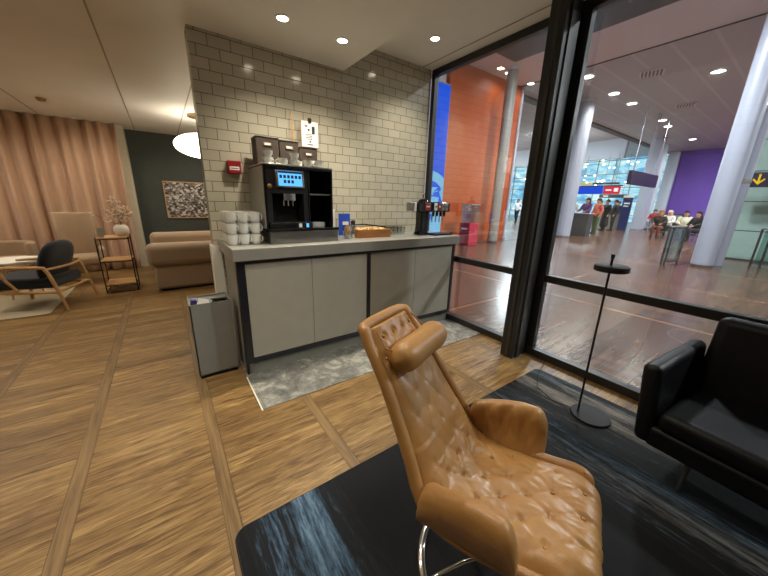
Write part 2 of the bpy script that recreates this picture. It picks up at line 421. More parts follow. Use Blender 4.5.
# ------------------------------------------------------------------ lounge shell
WY = 2.76      # tiled wall plane
GX = 2.568     # glass plane
struct('floor', B(-4.2, 2.62, -3, 7.7, -.12, 0), 'oak_floor', smooth=False)
struct('ceiling', B(-4.2, 1.48, -3, 7.7, 2.4, 2.8), 'ceil', smooth=False)
struct('ceiling_bay', B(1.48, 2.66, -3, 7.7, 2.645, 2.8), 'ceil', smooth=False)
struct('wall_tiled', B(.295, 2.53, WY, WY + .13, 0, 2.66), 'tile', smooth=False)
struct('trim_wall_base', B(.275, .345, WY - .006, WY + .13, 0, .92), 'whitem', smooth=False)
struct('wall_far', B(-.36, 2.66, 7.5, 7.65, 0, 2.66), 'walldark', smooth=False)
struct('wall_return', B(-.50, -.36, 7.16, 7.65, 0, 2.4), 'wallw', smooth=False)
struct('wall_curtain_side', B(-4.2, -.50, 7.5, 7.65, 0, 2.4), 'wallw', smooth=False)
struct('wall_left', B(-4.3, -4.2, -3, 7.7, 0, 2.66), 'wallback', smooth=False)
struct('wall_back', B(-4.2, 2.7, -3.1, -3, 0, 2.8), 'wallback', smooth=False)
struct('wall_passage', B(2.54, 2.66, WY + .13, 7.65, 0, 2.66), 'wallback', smooth=False)
struct('trim_1', B(2.40, 2.408, -3, WY, 2.640, 2.6455), 'ceilseam', smooth=False)
for i, x in enumerate((-.21, .42, -1.3)):
    struct('trim_%d' % (i + 2), B(x - .006, x + .006, .5 if x < 0 else 2.9, 7.15 if x < -.4 else 7.45, 2.396, 2.4005), 'ceilseam', smooth=False)
struct('trim_9', B(.31, 2.55, 1.735, 1.762, 0, .003), 'whitem', smooth=False) if False else None
struct('floor_stone', B(.345, 2.54, 1.76, WY - .006, .0005, .004), 'stone', smooth=False)
struct('trim_5', B(.337, .345, 1.752, 2.2, .0005, .006), 'whitem', smooth=False)
0 and struct('trim_6', B(.345, 2.54, 1.752, 1.76, .0005, .005), 'whitem', smooth=False)

# window wall: frames + panes
def window(n, y0, y1, rail=.70):
    w = bpy.data.objects.new('window_%d' % n, None); C.objects.link(w); w['kind'] = 'structure'
    x0, x1 = 2.54, 2.60
    ob('top_frame', B(x0, x1, y0, y1, 2.585, 2.645), 'darkframe', w, bev=.003)
    ob('bottom_frame', B(x0 - .015, x1, y0, y1, 0, .065), 'darkframe', w, bev=.003)
    ob('side_frame', B(x0, x1, y0, y0 + .05, .065, 2.585), 'darkframe', w, bev=.003)
    ob('side_frame', B(x0, x1, y1 - .05, y1, .065, 2.585), 'darkframe', w, bev=.003)
    ob('mid_rail', B(x0, x1, y0 + .05, y1 - .05, rail - .02, rail + .04), 'darkframe', w, bev=.003)
    ob('pane', B(GX - .004, GX + .004, y0 + .05, y1 - .05, rail + .04, 2.585), 'glass', w, smooth=False)
    ob('pane', B(GX - .004, GX + .004, y0 + .05, y1 - .05, .065, rail - .02), 'glass', w, smooth=False)
window(1, 1.36, 2.76); window(2, -1.1, 1.27); window(3, -3.0, -1.1)
p = thing('steel_post', 'tall dark grey steel post standing at the joint of two window panes', 'post', (2.43, 1.30, 0))
ob('column', B(-.12, .07, -.03, .085, 0, 2.644), 'darkframe', p, bev=.004)
ob('cover_strip', B(-.07, -.02, -.041, -.03, 0, 2.64), 'postgrey', p, bev=.002)
ob('cover_strip', B(-.126, -.12, .01, .035, 0, 2.64), 'postgrey', p, bev=.002)
struct('trim_7', B(2.54, 2.60, 1.27, 1.36, 0, 2.645), 'darkframe', smooth=False)

# curtain
def curtain():
    mb = MB()
    def fn(u, v):
        x = -4.0 + 3.55 * u
        w = x * 2 * PI / .155 + 1.3 * math.sin(x * 2.3) + .9 * math.sin(x * 5.1)
        amp = .035 + .02 * v + .012 * math.sin(x * 7)
        z = 2.385 - 2.365 * v
        return (x + .012 * math.sin(w * .5 + v * 2), 7.0 + amp * math.sin(w) + .02 * math.sin(w * .5 + 1) + .01 * math.sin(v * 6 + x * 3), z)
    mb.grid(fn, 420, 14)
    o = ob('curtain', mb, 'curtain'); m = o.modifiers.new('thick', 'SOLIDIFY'); m.thickness = .006
    return tag(o, 'floor-length pleated peach curtain hanging along the far left wall', 'curtain')
curtain()
t = thing('curtain_rail', 'thin white rail at the ceiling carrying the peach curtain', 'rail', (-2.3, 7.0, 2.385))
ob('track', B(-1.8, 1.8, -.02, .02, 0, .014), 'whitem', t)

# downlights (in view: three)
def downlight(x, y, z, label):
    d = thing('downlight', label, 'ceiling light', (x, y, z), 0, 'recessed ceiling downlights')
    ob('trim_ring', MB().lathe([(.036, -.001), (.048, -.001), (.048, -.004), (.036, -.006)], seg=28, cap=False), 'whitem', d)
    ob('diffuser', MB().cyl(0, 0, -.003, -.0005, .036, 28), 'downlight', d)
downlight(.79, 2.28, 2.4, 'leftmost of three recessed ceiling downlights above the counter')
downlight(1.22, 2.29, 2.4, 'middle recessed downlight, near the corner of the lowered ceiling')
downlight(2.10, 2.27, 2.645, 'round downlight in the raised ceiling beside the window')
t = thing('smoke_detector', 'small dark smoke detector on the ceiling before the curtain', 'detector', (-1.03, 5.88, 2.4))
ob('housing', MB().lathe([(.0, -.035), (.03, -.035), (.042, -.02), (.05, 0)], seg=20), 'brass', t)

# ------------------------------------------------------------------ counter
CT = .968
t = thing('bar_counter', 'long coffee counter with beige doors, dark edging and grey worktop against the tiled wall', 'counter', (0, 0, 0))
ob('worktop', B(.33, 2.535, 2.165, WY - .002, .885, CT), 'worktop', t, bev=.004)
ob('carcass', B(.37, 2.52, 2.225, WY - .012, .11, .885), 'sidelam', t)
ob('kickboard', B(.40, 2.50, 2.235, 2.26, .004, .11), 'kick', t)
fr = MB()
fr.box(.355, .405, 2.205, 2.225, .10, .885); fr.box(.405, 2.48, 2.205, 2.225, .858, .885); fr.box(.405, 2.48, 2.205, 2.225, .10, .138)
fr.box(1.402, 1.438, 2.205, 2.225, .138, .858); fr.box(2.48, 2.52, 2.205, 2.225, .10, .885)
fr.box(.355, .37, 2.225, 2.27, .004, .885)
ob('edge_frame', fr, 'navyedge', t, bev=.002)
for x0, x1 in ((.407, .889), (.892, 1.400), (1.440, 1.96), (1.963, 2.478)):
    ob('door', B(x0, x1, 2.209, 2.2245, .141, .855), 'laminate', t, bev=.0015)
ob('side_panel', B(.358, .37, 2.27, WY - .012, .02, .885), 'sidelam', t, bev=.002)
ob('foot', MB().cyl(.385, 2.245, .004, .10, .018, 16), 'steel', t)

# waste bin
t = thing('waste_bin', 'grey open-topped metal bin on the floor left of the counter', 'bin', (.185, 2.47, 0))
bn = MB(); w, d, h = .130, .115, .575
for s in (-1, 1): bn.box(*(sorted((s * w, s * (w - .008)))), -d, d, .02, h); bn.box(-w, w, *(sorted((s * d, s * (d - .008)))), .02, h)
bn.box(-w, w, -d, d, .02, .03)
ob('body', bn, 'bin', t, bev=.001)
ob('base', B(-w + .006, w - .006, -d + .006, d - .006, 0, .02), 'smoke', t)
tp = MB(); tp.box(-w + .009, w - .009, d - .09, d - .009, h - .02, h - .012); tp.box(.0, .012, -d + .009, d - .09, h - .02, h - .012); tp.box(-w+.009, -w+.02, -d + .009, d - .09, h - .02, h - .012)
ob('lid_frame', tp, 'bin', t)
ob('liner', B(-w + .012, w - .012, -d + .012, d - .012, h - .09, h - .06), 'smoke', t)
rot = Matrix.Translation((.08, 2.43, .53)) @ Matrix.Rotation(.5, 4, 'X') @ Matrix.Rotation(.1, 4, 'Y')
tag(ob('wrapper', B(-.018, .018, -.008, .008, 0, .085, mat=rot), 'violet', None, bev=.004), 'small violet wrapper sticking out of the grey bin', 'wrapper')
rot = Matrix.Translation((.135, 2.43, .5)) @ Matrix.Rotation(-.6, 4, 'X') @ Matrix.Rotation(.35, 4, 'Y')
tag(ob('paper_sheet', B(-.045, .045, -.003, .003, 0, .09, mat=rot), 'paper', None), 'crumpled white paper lying in the opening of the grey bin', 'paper')

# ------------------------------------------------------------------ coffee machine
t = thing('coffee_machine', 'black bean-to-cup coffee machine with lit touch screen on a steel base', 'coffee machine', (0, 0, 0))
x0, x1, yf, yb = .605, 1.135, 2.32, 2.735
ob('base_drawer', B(x0 + .01, x1 + .03, yf - .03, yb, CT + .002, 1.06), 'steel', t, bev=.003)
ob('base_top', B(x0 + .005, x1 + .035, yf - .035, yb, 1.06, 1.082), 'blackgloss', t, bev=.003)
hs = MB(); z0, z1 = 1.082, 1.525
xm = .935
hs.box(x0, x0 + .015, yf, yb, z0, z1); hs.box(x1 - .015, x1, yf, yb, z0, z1); hs.box(x0 + .015, x1 - .015, yb - .02, yb, z0, z1)
hs.box(x0 + .015, x1 - .015, yf, yb - .02, z1 - .018, z1); hs.box(xm, xm + .012, yf + .01, yb - .02, z0, z1 - .018)
ob('housing', hs, 'blackgloss', t, bev=.003)
ob('side_cover', B(x0 - .006, x0, yf + .01, yb - .005, z0, z1 - .01), 'sidelam', t)  # light beige stands for wall tiles mirrored in the steel side
ob('shelf', B(xm + .012, x1 - .015, yf + .02, yb - .02, 1.33, 1.34), 'steel', t)
ob('top_tray', B(x0 - .004, x1 + .004, yf - .004, yb, z1, z1 + .01), 'steel', t, bev=.002)
mb = MB(); mb.box(x0 + .015, xm, yf + .015, yb - .02, 1.335, z1 - .018); mb.box(x0 + .015, xm, yf + .18, yb - .02, z0 + .04, 1.335)
mb.box(x0 + .015, x0 + .055, yf + .015, yf + .18, z0 + .04, 1.335); mb.box(xm - .04, xm, yf + .015, yf + .18, z0 + .04, 1.335)
ob('brew_unit', mb, 'black', t, bev=.003)
dr = ob('drip_tray', B(x0 + .02, xm, yf - .012, yf + .18, z0, z0 + .04), 'blackgloss', t, bev=.004)
sl = MB()
for i in range(12): sl.box(x0 + .04 + i * .023, x0 + .052 + i * .023, yf + .01, yf + .16, z0 + .040, z0 + .044)
ob('grate', sl, 'steel', dr)
rt = Matrix.Translation((.795, yf + .008, 1.437)) @ Matrix.Rotation(-.12, 4, 'X')
sc = ob('touch_screen', B(-.105, .105, -.012, .006, -.062, .062, mat=rt), 'steel', t, bev=.004)
ob('display', B(-.088, .088, -.0145, -.012, -.052, .052, mat=rt), 'scrcyan', sc)
ic = MB()
for r in range(2):
    for c in range(6):
        cx = -.07 + c * .028; cz = .012 - r * .034
        if r == 1 and c not in (1, 2, 3): continue
        ic.box(cx - .0095, cx + .0095, -.0155, -.0146, cz - .011, cz + .011, mat=rt)
ic.box(-.088, .088, -.0155, -.0146, .036, .05, mat=rt)
ob('icon', ic, 'icon', sc)
sp = MB()
for dx in (-.035, 0, .035): sp.cyl(.80 + dx, yf + .09, 1.245, 1.285, .008, 12)
sp.box(.755, .845, yf + .05, yf + .13, 1.285, 1.335)
ob('spout', sp, 'chrome', t)
kb = ob('steam_knob', MB().lathe([(0, 0), (.016, 0), (.018, .01), (.0, .018)], seg=16, mat=Matrix.Translation((.645, yf + .013, 1.38)) @ Matrix.Rotation(PI / 2, 4, 'X')), 'brass', t)
ob('label', B(.90, .92, yf - .014, yf - .0125, z0 + .005, z0 + .035), 'scrcyan', dr)
ob('label', B(.84, .865, yf - .014, yf - .0125, z0 + .005, z0 + .035), 'paper', dr)
# napkins on the lower shelf
o = MB()
for i in range(5):
    o.box(-.05, .05, -.045, .045, .0005 + i * .007, .006 + i * .007, mat=Matrix.Translation((1.035, 2.42, 1.083)) @ Matrix.Rotation(.12 * (i % 3) - .1, 4, 'Z'))
tag(ob('napkin_stack', o, 'paper'), 'loose stack of white napkins in the lower niche of the coffee machine', 'napkins', kind='stuff')

# cups on the machine
def cup_mesh(r, h, mb=None):
    mb = mb or MB()
    return mb.lathe([(r * .55, 0), (r * .6, .003), (r * .92, h * .5), (r, h), (r - .003, h), (r * .85, h * .5), (r * .5, .006), (0, .006)], seg=24)
def make_cup(label, r=.036, h=.044, group='white cups on the coffee machine', saucer=False, plain_cup=True):
    c = thing('coffee_cup', label, 'cup', (0, 0, 0), 0, group)
    b = cup_mesh(r, h); ob('bowl', b, 'white', c)
    hd = MB().tube([(r * .9, 0, h * .85), (r * 1.3, 0, h * .8), (r * 1.45, 0, h * .55), (r * 1.25, 0, h * .3), (r * .8, 0, h * .25)], .004, 8)
    ob('handle', hd, 'white', c)
    return c
TOP = 1.5352
c0 = make_cup('white coffee cup at the left end of the machine top, above a saucer')
c0.location = (.668, 2.40, TOP); c0.rotation_euler = (0, 0, .4)
top = [((.668, 2.40, TOP + .045), .9, 'upper white cup of the stack at the left end of the machine top'),
       ((.765, 2.38, TOP), 2.4, 'white cup directly above the touch screen, on the machine top'),
       ((.862, 2.40, TOP), .3, 'white cup below another one, middle of the machine top'),
       ((.862, 2.40, TOP + .045), 1.5, 'white cup stacked on top in the middle of the machine top'),
       ((.80, 2.47, TOP), 1.2, 'white cup in the back row on the machine top'),
       ((.955, 2.37, TOP), 5.4, 'white cup right of the middle stack on the machine top'),
       ((.915, 2.47, TOP), 1.8, 'white cup behind and right of the middle stack on the machine top')]
for l, r, lab in top: copy_tree(c0, l, r, lab)
c1 = make_cup('wider white cup standing alone at the right end of the machine top', .046, .05)
c1.location = (1.05, 2.40, TOP); c1.rotation_euler = (0, 0, -2.6)

# brown boxes behind
for i, (bx, w, hh, lab) in enumerate(((.628, .165, .195, 'leftmost brown fibre storage box on the coffee machine'), (.80, .15, .188, 'middle brown fibre storage box on the coffee machine'), (.957, .15, .155, 'lowest brown fibre storage box, right end of the row on the machine'))):
    b = thing('storage_box', lab, 'box', (bx, 2.535, TOP), 0, 'brown boxes on the coffee machine')
    ob('body', B(0, w, 0, .14, 0, hh), 'box', b, bev=.003)
    ob('lid', B(-.002, w + .002, -.002, .142, hh, hh + .006), 'smoke', b)
    hd = MB(); cx = w / 2; hd.box(cx - .03, cx + .03, -.004, 0, hh - .055, hh - .03)
    l = ob('label_holder', hd, 'brass', b); ob('card', B(cx - .022, cx + .022, -.005, -.004, hh - .05, hh - .035), 'paper', l)

# mug stacks, 3 columns x 3 deep x 3 high
m0 = None
names = {0: 'bottom', 1: 'middle', 2: 'top'}; cols = {0: 'left', 1: 'middle', 2: 'right'}; rows = {0: 'front', 1: 'second', 2: 'rear'}
for k in range(3):
    for j in range(3):
        for i in range(3):
            lab = 'white mug, %s of the %s pile in the %s row left of the machine' % (names[k], cols[i], rows[j])
            x = .376 + i * .080 + (k * .002); y = 2.39 + j * .105; z = CT + .001 + k * .077
            if m0 is None:
                m0 = thing('mug', lab, 'mug', (x, y, z), -.75, 'white mugs piled on the counter')
                ob('cup', MB().lathe([(.030, 0), (.032, .002), (.037, .03), (.039, .075), (.036, .075), (.034, .03), (.028, .006), (0, .006)], seg=24), 'white', m0)
                ob('handle', MB().tube([(.036, 0, .062), (.052, 0, .06), (.058, 0, .042), (.052, 0, .024), (.034, 0, .02)], .0035, 8), 'white', m0)
            else: copy_tree(m0, (x, y, z), -.75 + random.uniform(-.12, .12), lab)

# fire alarm + poster
t = thing('fire_alarm_box', 'small red call point with a white label on the tiled wall', 'alarm', (.498, WY, 1.52))
ob('housing', B(-.048, .048, -.05, 0, -.048, .048), 'red', t, bev=.006)
ob('label', B(-.034, .034, -.0515, -.05, -.02, .005), 'paper', t)
ob('print_line', B(-.028, .028, -.0522, -.0515, -.011, -.006), 'print', t)
t = thing('clipboard_notice', 'white printed notice clipped to a slim wooden stand behind the machine', 'notice', (1.12, 2.70, TOP))
ob('backing', B(-.078, .078, .008, .014, .19, .40), 'oak', t, bev=.001)
pg = ob('page', B(-.074, .074, .004, .008, .196, .395), 'paper', t)
pr = MB(); pr.box(.018, .044, .003, .004, .30, .36); pr.box(-.045, -.02, .003, .004, .352, .362); pr.box(-.02, -.002, .003, .004, .322, .336)
for i in range(4): pr.box(-.04 + .006 * (i % 2), .02, .003, .004, .292 - i * .012, .296 - i * .012)
pr.box(-.006, .008, .003, .004, .232, .244); pr.box(-.024, .026, .003, .004, .212, .219)
ob('print', pr, 'print', pg)
ob('clip', B(-.014, .014, -.006, .016, .385, .42), 'black', t, bev=.003)
ob('stand', B(-.008, .008, .016, .028, 0, .41), 'oak', t)
ob('foot', B(-.06, .06, -.01, .028, 0, .01), 'oak', t)
t = thing('wooden_rod', 'thin upright wooden rod leaning on the tiles beside the notice', 'rod', (.985, 2.715, TOP))
ob('shaft', MB().tube([(.0, .0, 0), (-.012, .025, .47)], [.012, .004], 8), 'oak', t)

# small things on the counter, right of the machine
t = thing('brochure_stand', 'white upright card beside the right side of the coffee machine', 'card', (1.235, 2.56, CT + .001))
ob('card', B(-.03, .03, -.01, .01, 0, .25), 'paper', t, bev=.002)
t = thing('spoon_jar', 'small glass jar of yellowish sugar sticks by the machine', 'jar', (1.305, 2.40, CT + .001))
ob('glass', MB().lathe([(.0, 0), (.03, 0), (.033, .01), (.033, .07), (.03, .07), (.03, .012), (0, .008)], seg=20), 'cupglass', t)
st = MB()
for k in range(14):
    a = k * 2.4; r = .004 * math.sqrt(k); st.tube([(r * math.cos(a), r * math.sin(a), .012), (1.7 * r * math.cos(a), 1.7 * r * math.sin(a), .10 + .01 * (k % 3))], .0035, 6)
ob('sugar_stick', st, 'pastry', t)['kind'] = 'stuff'
t = thing('tea_pouch', 'bright blue foil pouch standing against the tiled wall', 'pouch', (1.42, 2.66, CT + .001))
ob('bag', MB().grid(lambda u, v: ((u - .5) * .125, (.02 * math.cos(PI * (u - .5)) * (1 - v)) , v * .205), 12, 8).grid(lambda u, v: ((u - .5) * .125, -(.02 * math.cos(PI * (u - .5)) * (1 - v)), v * .205), 12, 8), 'blue', t)
ob('logo', B(-.03, .03, -.028, -.020, .10, .13), 'paper', t)
t = thing('milk_flask', 'slim chrome dispenser flask between sugar jar and wooden crate', 'flask', (1.385, 2.43, CT + .001))
ob('body', MB().lathe([(0, 0), (.026, 0), (.028, .01), (.024, .09), (.018, .13), (.012, .14), (.0, .145)], seg=20), 'chrome', t)
ob('lid', MB().lathe([(.02, .115), (.021, .15), (.0, .16)], seg=16), 'black', t)
ob('spout', MB().tube([(0, 0, .14), (.02, -.02, .165), (.035, -.03, .155)], .006, 8), 'chrome', t)
t = thing('wooden_crate', 'small open wooden crate of biscuits on the counter', 'crate', (1.59, 2.455, CT + .001))
cr = MB(); W, D, H = .175, .085, .075
cr.box(-W, W, -D, -D + .01, 0, H); cr.box(-W, W, D - .01, D, 0, H); cr.box(-W, -W + .01, -D + .01, D - .01, 0, H); cr.box(W - .01, W, -D + .01, D - .01, 0, H); cr.box(-W + .01, W - .01, -D + .01, D - .01, 0, .01)
ob('box', cr, 'crate', t, bev=.002)
ps = MB()
for k in range(110):
    a = random.uniform(-.15, .15); b = random.uniform(-.06, .06); zz = .05 + random.uniform(0, .04) - abs(a) * .08
    ps.box(-.018, .018, -.012, .012, -.004, .004, mat=Matrix.Translation((a + 1.59, b + 2.455, CT + zz)) @ Matrix.Rotation(random.uniform(0, 3), 4, 'Z') @ Matrix.Rotation(random.uniform(-.7, .7), 4, 'X'))
tag(ob('biscuit_heap', ps, 'pastry', None, bev=.002), 'heap of wrapped golden biscuits filling the wooden crate', 'biscuits', kind='stuff')
t = thing('serving_tongs', 'black serving tongs lying across the biscuit crate', 'tongs', (1.59, 2.49, CT + .095))
ob('arm', MB().tube([(-.19, .02, .012), (-.05, .005, .02), (.18, -.03, -.006)], .006, 8), 'black', t)
ob('arm', MB().tube([(-.19, .02, .012), (-.05, .025, .016), (.18, .0, -.006)], .005, 8), 'black', t)
# glasses
g0 = None
for j in range(3):
    for i in range(5):
        lab = 'clear drinking glass, %s in the %s row right of the crate' % (['first from the left', 'second from the left', 'middle one', 'second from the right', 'first from the right'][i], ['front', 'middle', 'rear'][j])
        x = 1.815 + i * .052 + j * .012; y = 2.50 + j * .075
        if g0 is None:
            g0 = tag(ob('drinking_glass', MB().lathe([(0, 0), (.021, 0), (.025, .075), (.023, .075), (.019, .008), (0, .008)], seg=18), 'cupglass'), lab, 'glass', 'drinking glasses on the counter')
            g0.location = (x, y, CT + .001)
        else: copy_tree(g0, (x, y, CT + .001), None, lab)

# soda fountain
t = thing('soda_fountain', 'black post-mix soda tower with a row of coloured dispensing heads', 'drinks dispenser', (2.19, 2.40, CT + .001))
ob('pillar', MB().lathe([(.085, 0), (.085, .008), (.072, .03), (.066, .12), (.07, .235)], seg=4, mat=Matrix.Rotation(PI / 4, 4, 'Z') ), 'blackgloss', t, bev=.01)
ob('head', B(-.13, .33, -.075, .04, .235, .335), 'blackgloss', t, bev=.012)
ob('dome', MB().lathe([(.05, .335), (.045, .352), (.02, .365), (0, .368)], seg=20), 'blackgloss', t)
ob('knob', MB().lathe([(.01, .36), (.011, .40), (.014, .405), (.012, .415), (0, .418)], seg=14), 'chrome', t)
hdc = [('red', .0, .07), ('paper', .112, .04), ('red', .165, .04), ('sidelam', .218, .04), ('sidelam', .27, .04)]
for m_, hx, w in hdc:
    lb = ob('tap_label', B(hx - w / 2, hx + w / 2, -.083, -.075, .25, .325), m_, t, bev=.003)
    ob('emblem', B(hx - w * .32, hx + w * .32, -.0845, -.083, .282, .296), 'print' if m_ != 'red' else 'paper', lb)
    if hx > .05:
        nz = ob('nozzle', MB().lathe([(.012, .235), (.014, .215), (.009, .19), (.008, .19)], cx=hx, cy=-.05, seg=12), 'blackgloss', t)
        ob('lever', B(hx - .006, hx + .006, -.035, -.03, .13, .235), 'steel', nz)
ob('end_tag', B(-.15, -.132, -.06, .03, .24, .33), 'paper', t, bev=.002)
ob('end_plate', B(-.20, -.151, -.05, .02, .245, .325), 'steel', t, bev=.002)
gr = ob('drip_tray', B(.07, .33, -.14, .0, 0, .014), 'blackgloss', t, bev=.003)
sl = MB()
for i in range(12): sl.box(.08 + i * .02, .09 + i * .02, -.13, -.01, .014, .018)
ob('grate', sl, 'steel', gr)

# ------------------------------------------------------------------ rug and lounge chair
def round_rect(x0, x1, y0, y1, r, z0, z1):
    pts = []
    for cx, cy, a0 in ((x1 - r, y1 - r, 0), (x0 + r, y1 - r, 90), (x0 + r, y0 + r, 180), (x1 - r, y0 + r, 270)):
        for k in range(7):
            a = math.radians(a0 + 15 * k); pts.append((cx + r * math.cos(a), cy + r * math.sin(a)))
    n = len(pts); mb = MB()
    mb.add([(x, y, z0) for x, y in pts] + [(x, y, z1) for x, y in pts], [tuple(reversed(range(n))), tuple(range(n, 2 * n))] + [(i, (i + 1) % n, n + (i + 1) % n, n + i) for i in range(n)])
    return mb, pts
mb, pts = round_rect(.055, 2.34, -2.4, 1.055, .045, .0005, .011)
t = thing('area_rug', 'large charcoal rug with streaky blue and brown weave under the leather chairs', 'rug', (0, 0, 0))
ob('pile', mb, 'rug', t, smooth=False)
ob('binding', MB().tube([(x, y, .006) for x, y in pts], .005, 6, closed=True), 'black', t)

def cat(P, s):
    n = len(P) - 1; f = s * n; i = min(int(f), n - 1); u = f - i
    g = lambda k: P[max(0, min(n, k))]
    out = []
    for a, b, c, d in zip(g(i - 1), g(i), g(i + 1), g(i + 2)):
        out.append(.5 * (2 * b + (c - a) * u + (2 * a - 5 * b + 4 * c - d) * u * u + (3 * b - a - 3 * c + d) * u ** 3))
    return out
CH = thing('leather_lounge_chair', 'tan tufted leather high-back swivel chair with headrest on the dark rug', 'armchair', (.828, .375, .0125), math.atan2(.355, .935))
# profile: (v, z, halfwidth)   v = forward
prof = [(-.530, .850, .142), (-.497, .80, .153), (-.43, .71, .168), (-.36, .60, .187), (-.295, .495, .21), (-.245, .41, .232), (-.19, .352, .24), (-.10, .330, .237), (.0, .335, .235), (.10, .347, .233), (.165, .358, .230), (.198, .352, .224), (.208, .325, .218)]
def frame(s):
    v, z, w = cat(prof, s); e = 1e-3
    a = cat(prof, max(0, s - e)); b = cat(prof, min(1, s + e))
    tv, tz = b[0] - a[0], b[1] - a[1]; L = math.hypot(tv, tz); tv /= L; tz /= L
    return v, z, w, (-tz, tv)     # normal (v,z) pointing to the sitter
NS = 150; arc = [0]
for i in range(NS):
    a = cat(prof, i / NS); b = cat(prof, (i + 1) / NS); arc.append(arc[-1] + math.hypot(b[0] - a[0], b[1] - a[1]))
LEN = arc[-1]
def s_of(l):
    for i in range(NS):
        if arc[i + 1] >= l: return (i + (l - arc[i]) / (arc[i + 1] - arc[i] + 1e-9)) / NS
    return 1.0
buttons = []
PU, PL = .105, .0725
r = 0; l = .045
while l < LEN - .04:
    n = 5 if r % 2 else 4
    ww = cat(prof, s_of(l))[2] - .03
    for k in range(n):
        u = (k - (n - 1) / 2) * PU * ww / .22
        buttons.append((u / ww, l, ww))
    l += PL; r += 1
def height(tu, l, ww):
    u = tu * ww; h = 0
    # diamond tufts: soft pillows between creases running diagonally through the buttons
    pu = PU * ww / .22
    a = (u / pu + (l - .045) / (2 * PL)); b = (u / pu - (l - .045) / (2 * PL))
    ca = abs(math.sin(PI * (a - .5))) ** .55; cb = abs(math.sin(PI * (b - .5))) ** .55
    flat = .25 if .18 < l < .56 else 1.0
    h += (.0048 if l > .5 else .0022) * ca * cb
    for (bt, bl, bw) in buttons:
        d2 = (u - bt * bw) ** 2 + (l - bl) ** 2
        if d2 < .0012: h -= (.009 if l > .5 or l < .15 else .0035) * math.exp(-d2 / .00012)
    # seat wrinkles
    p = Vector((u * 9, l * 9, 0))
    h += .005 * noise.noise(p) + (.006 * abs(noise.noise(Vector((u * 30, l * 18, 3)))) if l > .5 else .002 * noise.noise(p * 3))
    return h
mb = MB(); NU, NV = 190, 74
def top(u, v):
    s = u; vv, z, w, nn = frame(s); tu = 2 * v - 1; l = arc[min(NS, int(s * NS))] + (s * NS - int(s * NS)) * (arc[min(NS, int(s * NS) + 1)] - arc[min(NS, int(s * NS))])
    ww = w - .022
    edge = max(0, 1 - abs(tu) ** 4) * max(0, min(1, min(u, 1 - u) * 70)) ** .5
    h = .010 + .030 * edge + height(tu, l, ww) * edge
    side = .02 * (abs(tu) ** 2.5) * (1 if l > .42 else .3)     # the shell cups the sitter
    h += side * edge
    return (tu * ww, -(vv + nn[0] * h), z + nn[1] * h)
mb.grid(top, NU, NV)
def bot(u, v):
    vv, z, w, nn = frame(u); tu = 1 - 2 * v; h = -.018
    return (tu * (w - .022), -(vv + nn[0] * h), z + nn[1] * h)
ob('tufted_cushion', mb, 'tan', CH)
sh = MB(); sh.grid(lambda u, v: bot(u, v), 80, 12); o = ob('shell', sh, 'tan_dark', CH); sm = o.modifiers.new('t', 'SOLIDIFY'); sm.thickness = .012
# rolled rim all around
rim = []
for i in range(0, 91):
    s = i / 90; vv, z, w, nn = frame(s); rim.append(((w - .004), -(vv + nn[0] * .006), z + nn[1] * .006))
left = [(-x, y, z) for x, y, z in rim]
vv, z, w, nn = frame(0); vf, zf, wf, nf = frame(1)
topc = [(w * math.cos(a) * .96, -(vv - .030 * math.sin(a)), z + .034 * math.sin(a)) for a in [PI * k / 12 for k in range(1, 12)]]
topc = [((w - .004) * (math.cos(PI * k / 12) if 3 > k or k > 9 else (1 - (k) / 6.0) * 1.0), -(vv - .016 * min(1, math.sin(PI * k / 12) * 1.6)), z + .010 * min(1, math.sin(PI * k / 12) * 1.6)) for k in range(1, 12)]
loop = list(reversed(rim)) + topc + left
ob('rolled_rim', MB().tube(loop, .021, 12), 'tan', CH)
cord = [(x * .93, y - .004, z + .012) for x, y, z in loop]
bt = None
for (tu, l, ww) in buttons:
    s = s_of(l); vv, z, w, nn = frame(s); h = .034
    if .14 < l < .50: continue
    if bt is None:
        bt = ob('button', MB().ball((0, 0, 0), .0065, .0065, .004, 12, 8), 'tan_dark', CH)
        b_ = bt
    else: b_ = bt.copy(); C.objects.link(b_)
    b_.location = (tu * (w - .022), -(vv + nn[0] * h), z + nn[1] * h)
    b_.rotation_euler = (math.atan2(nn[0], nn[1]), 0, 0)

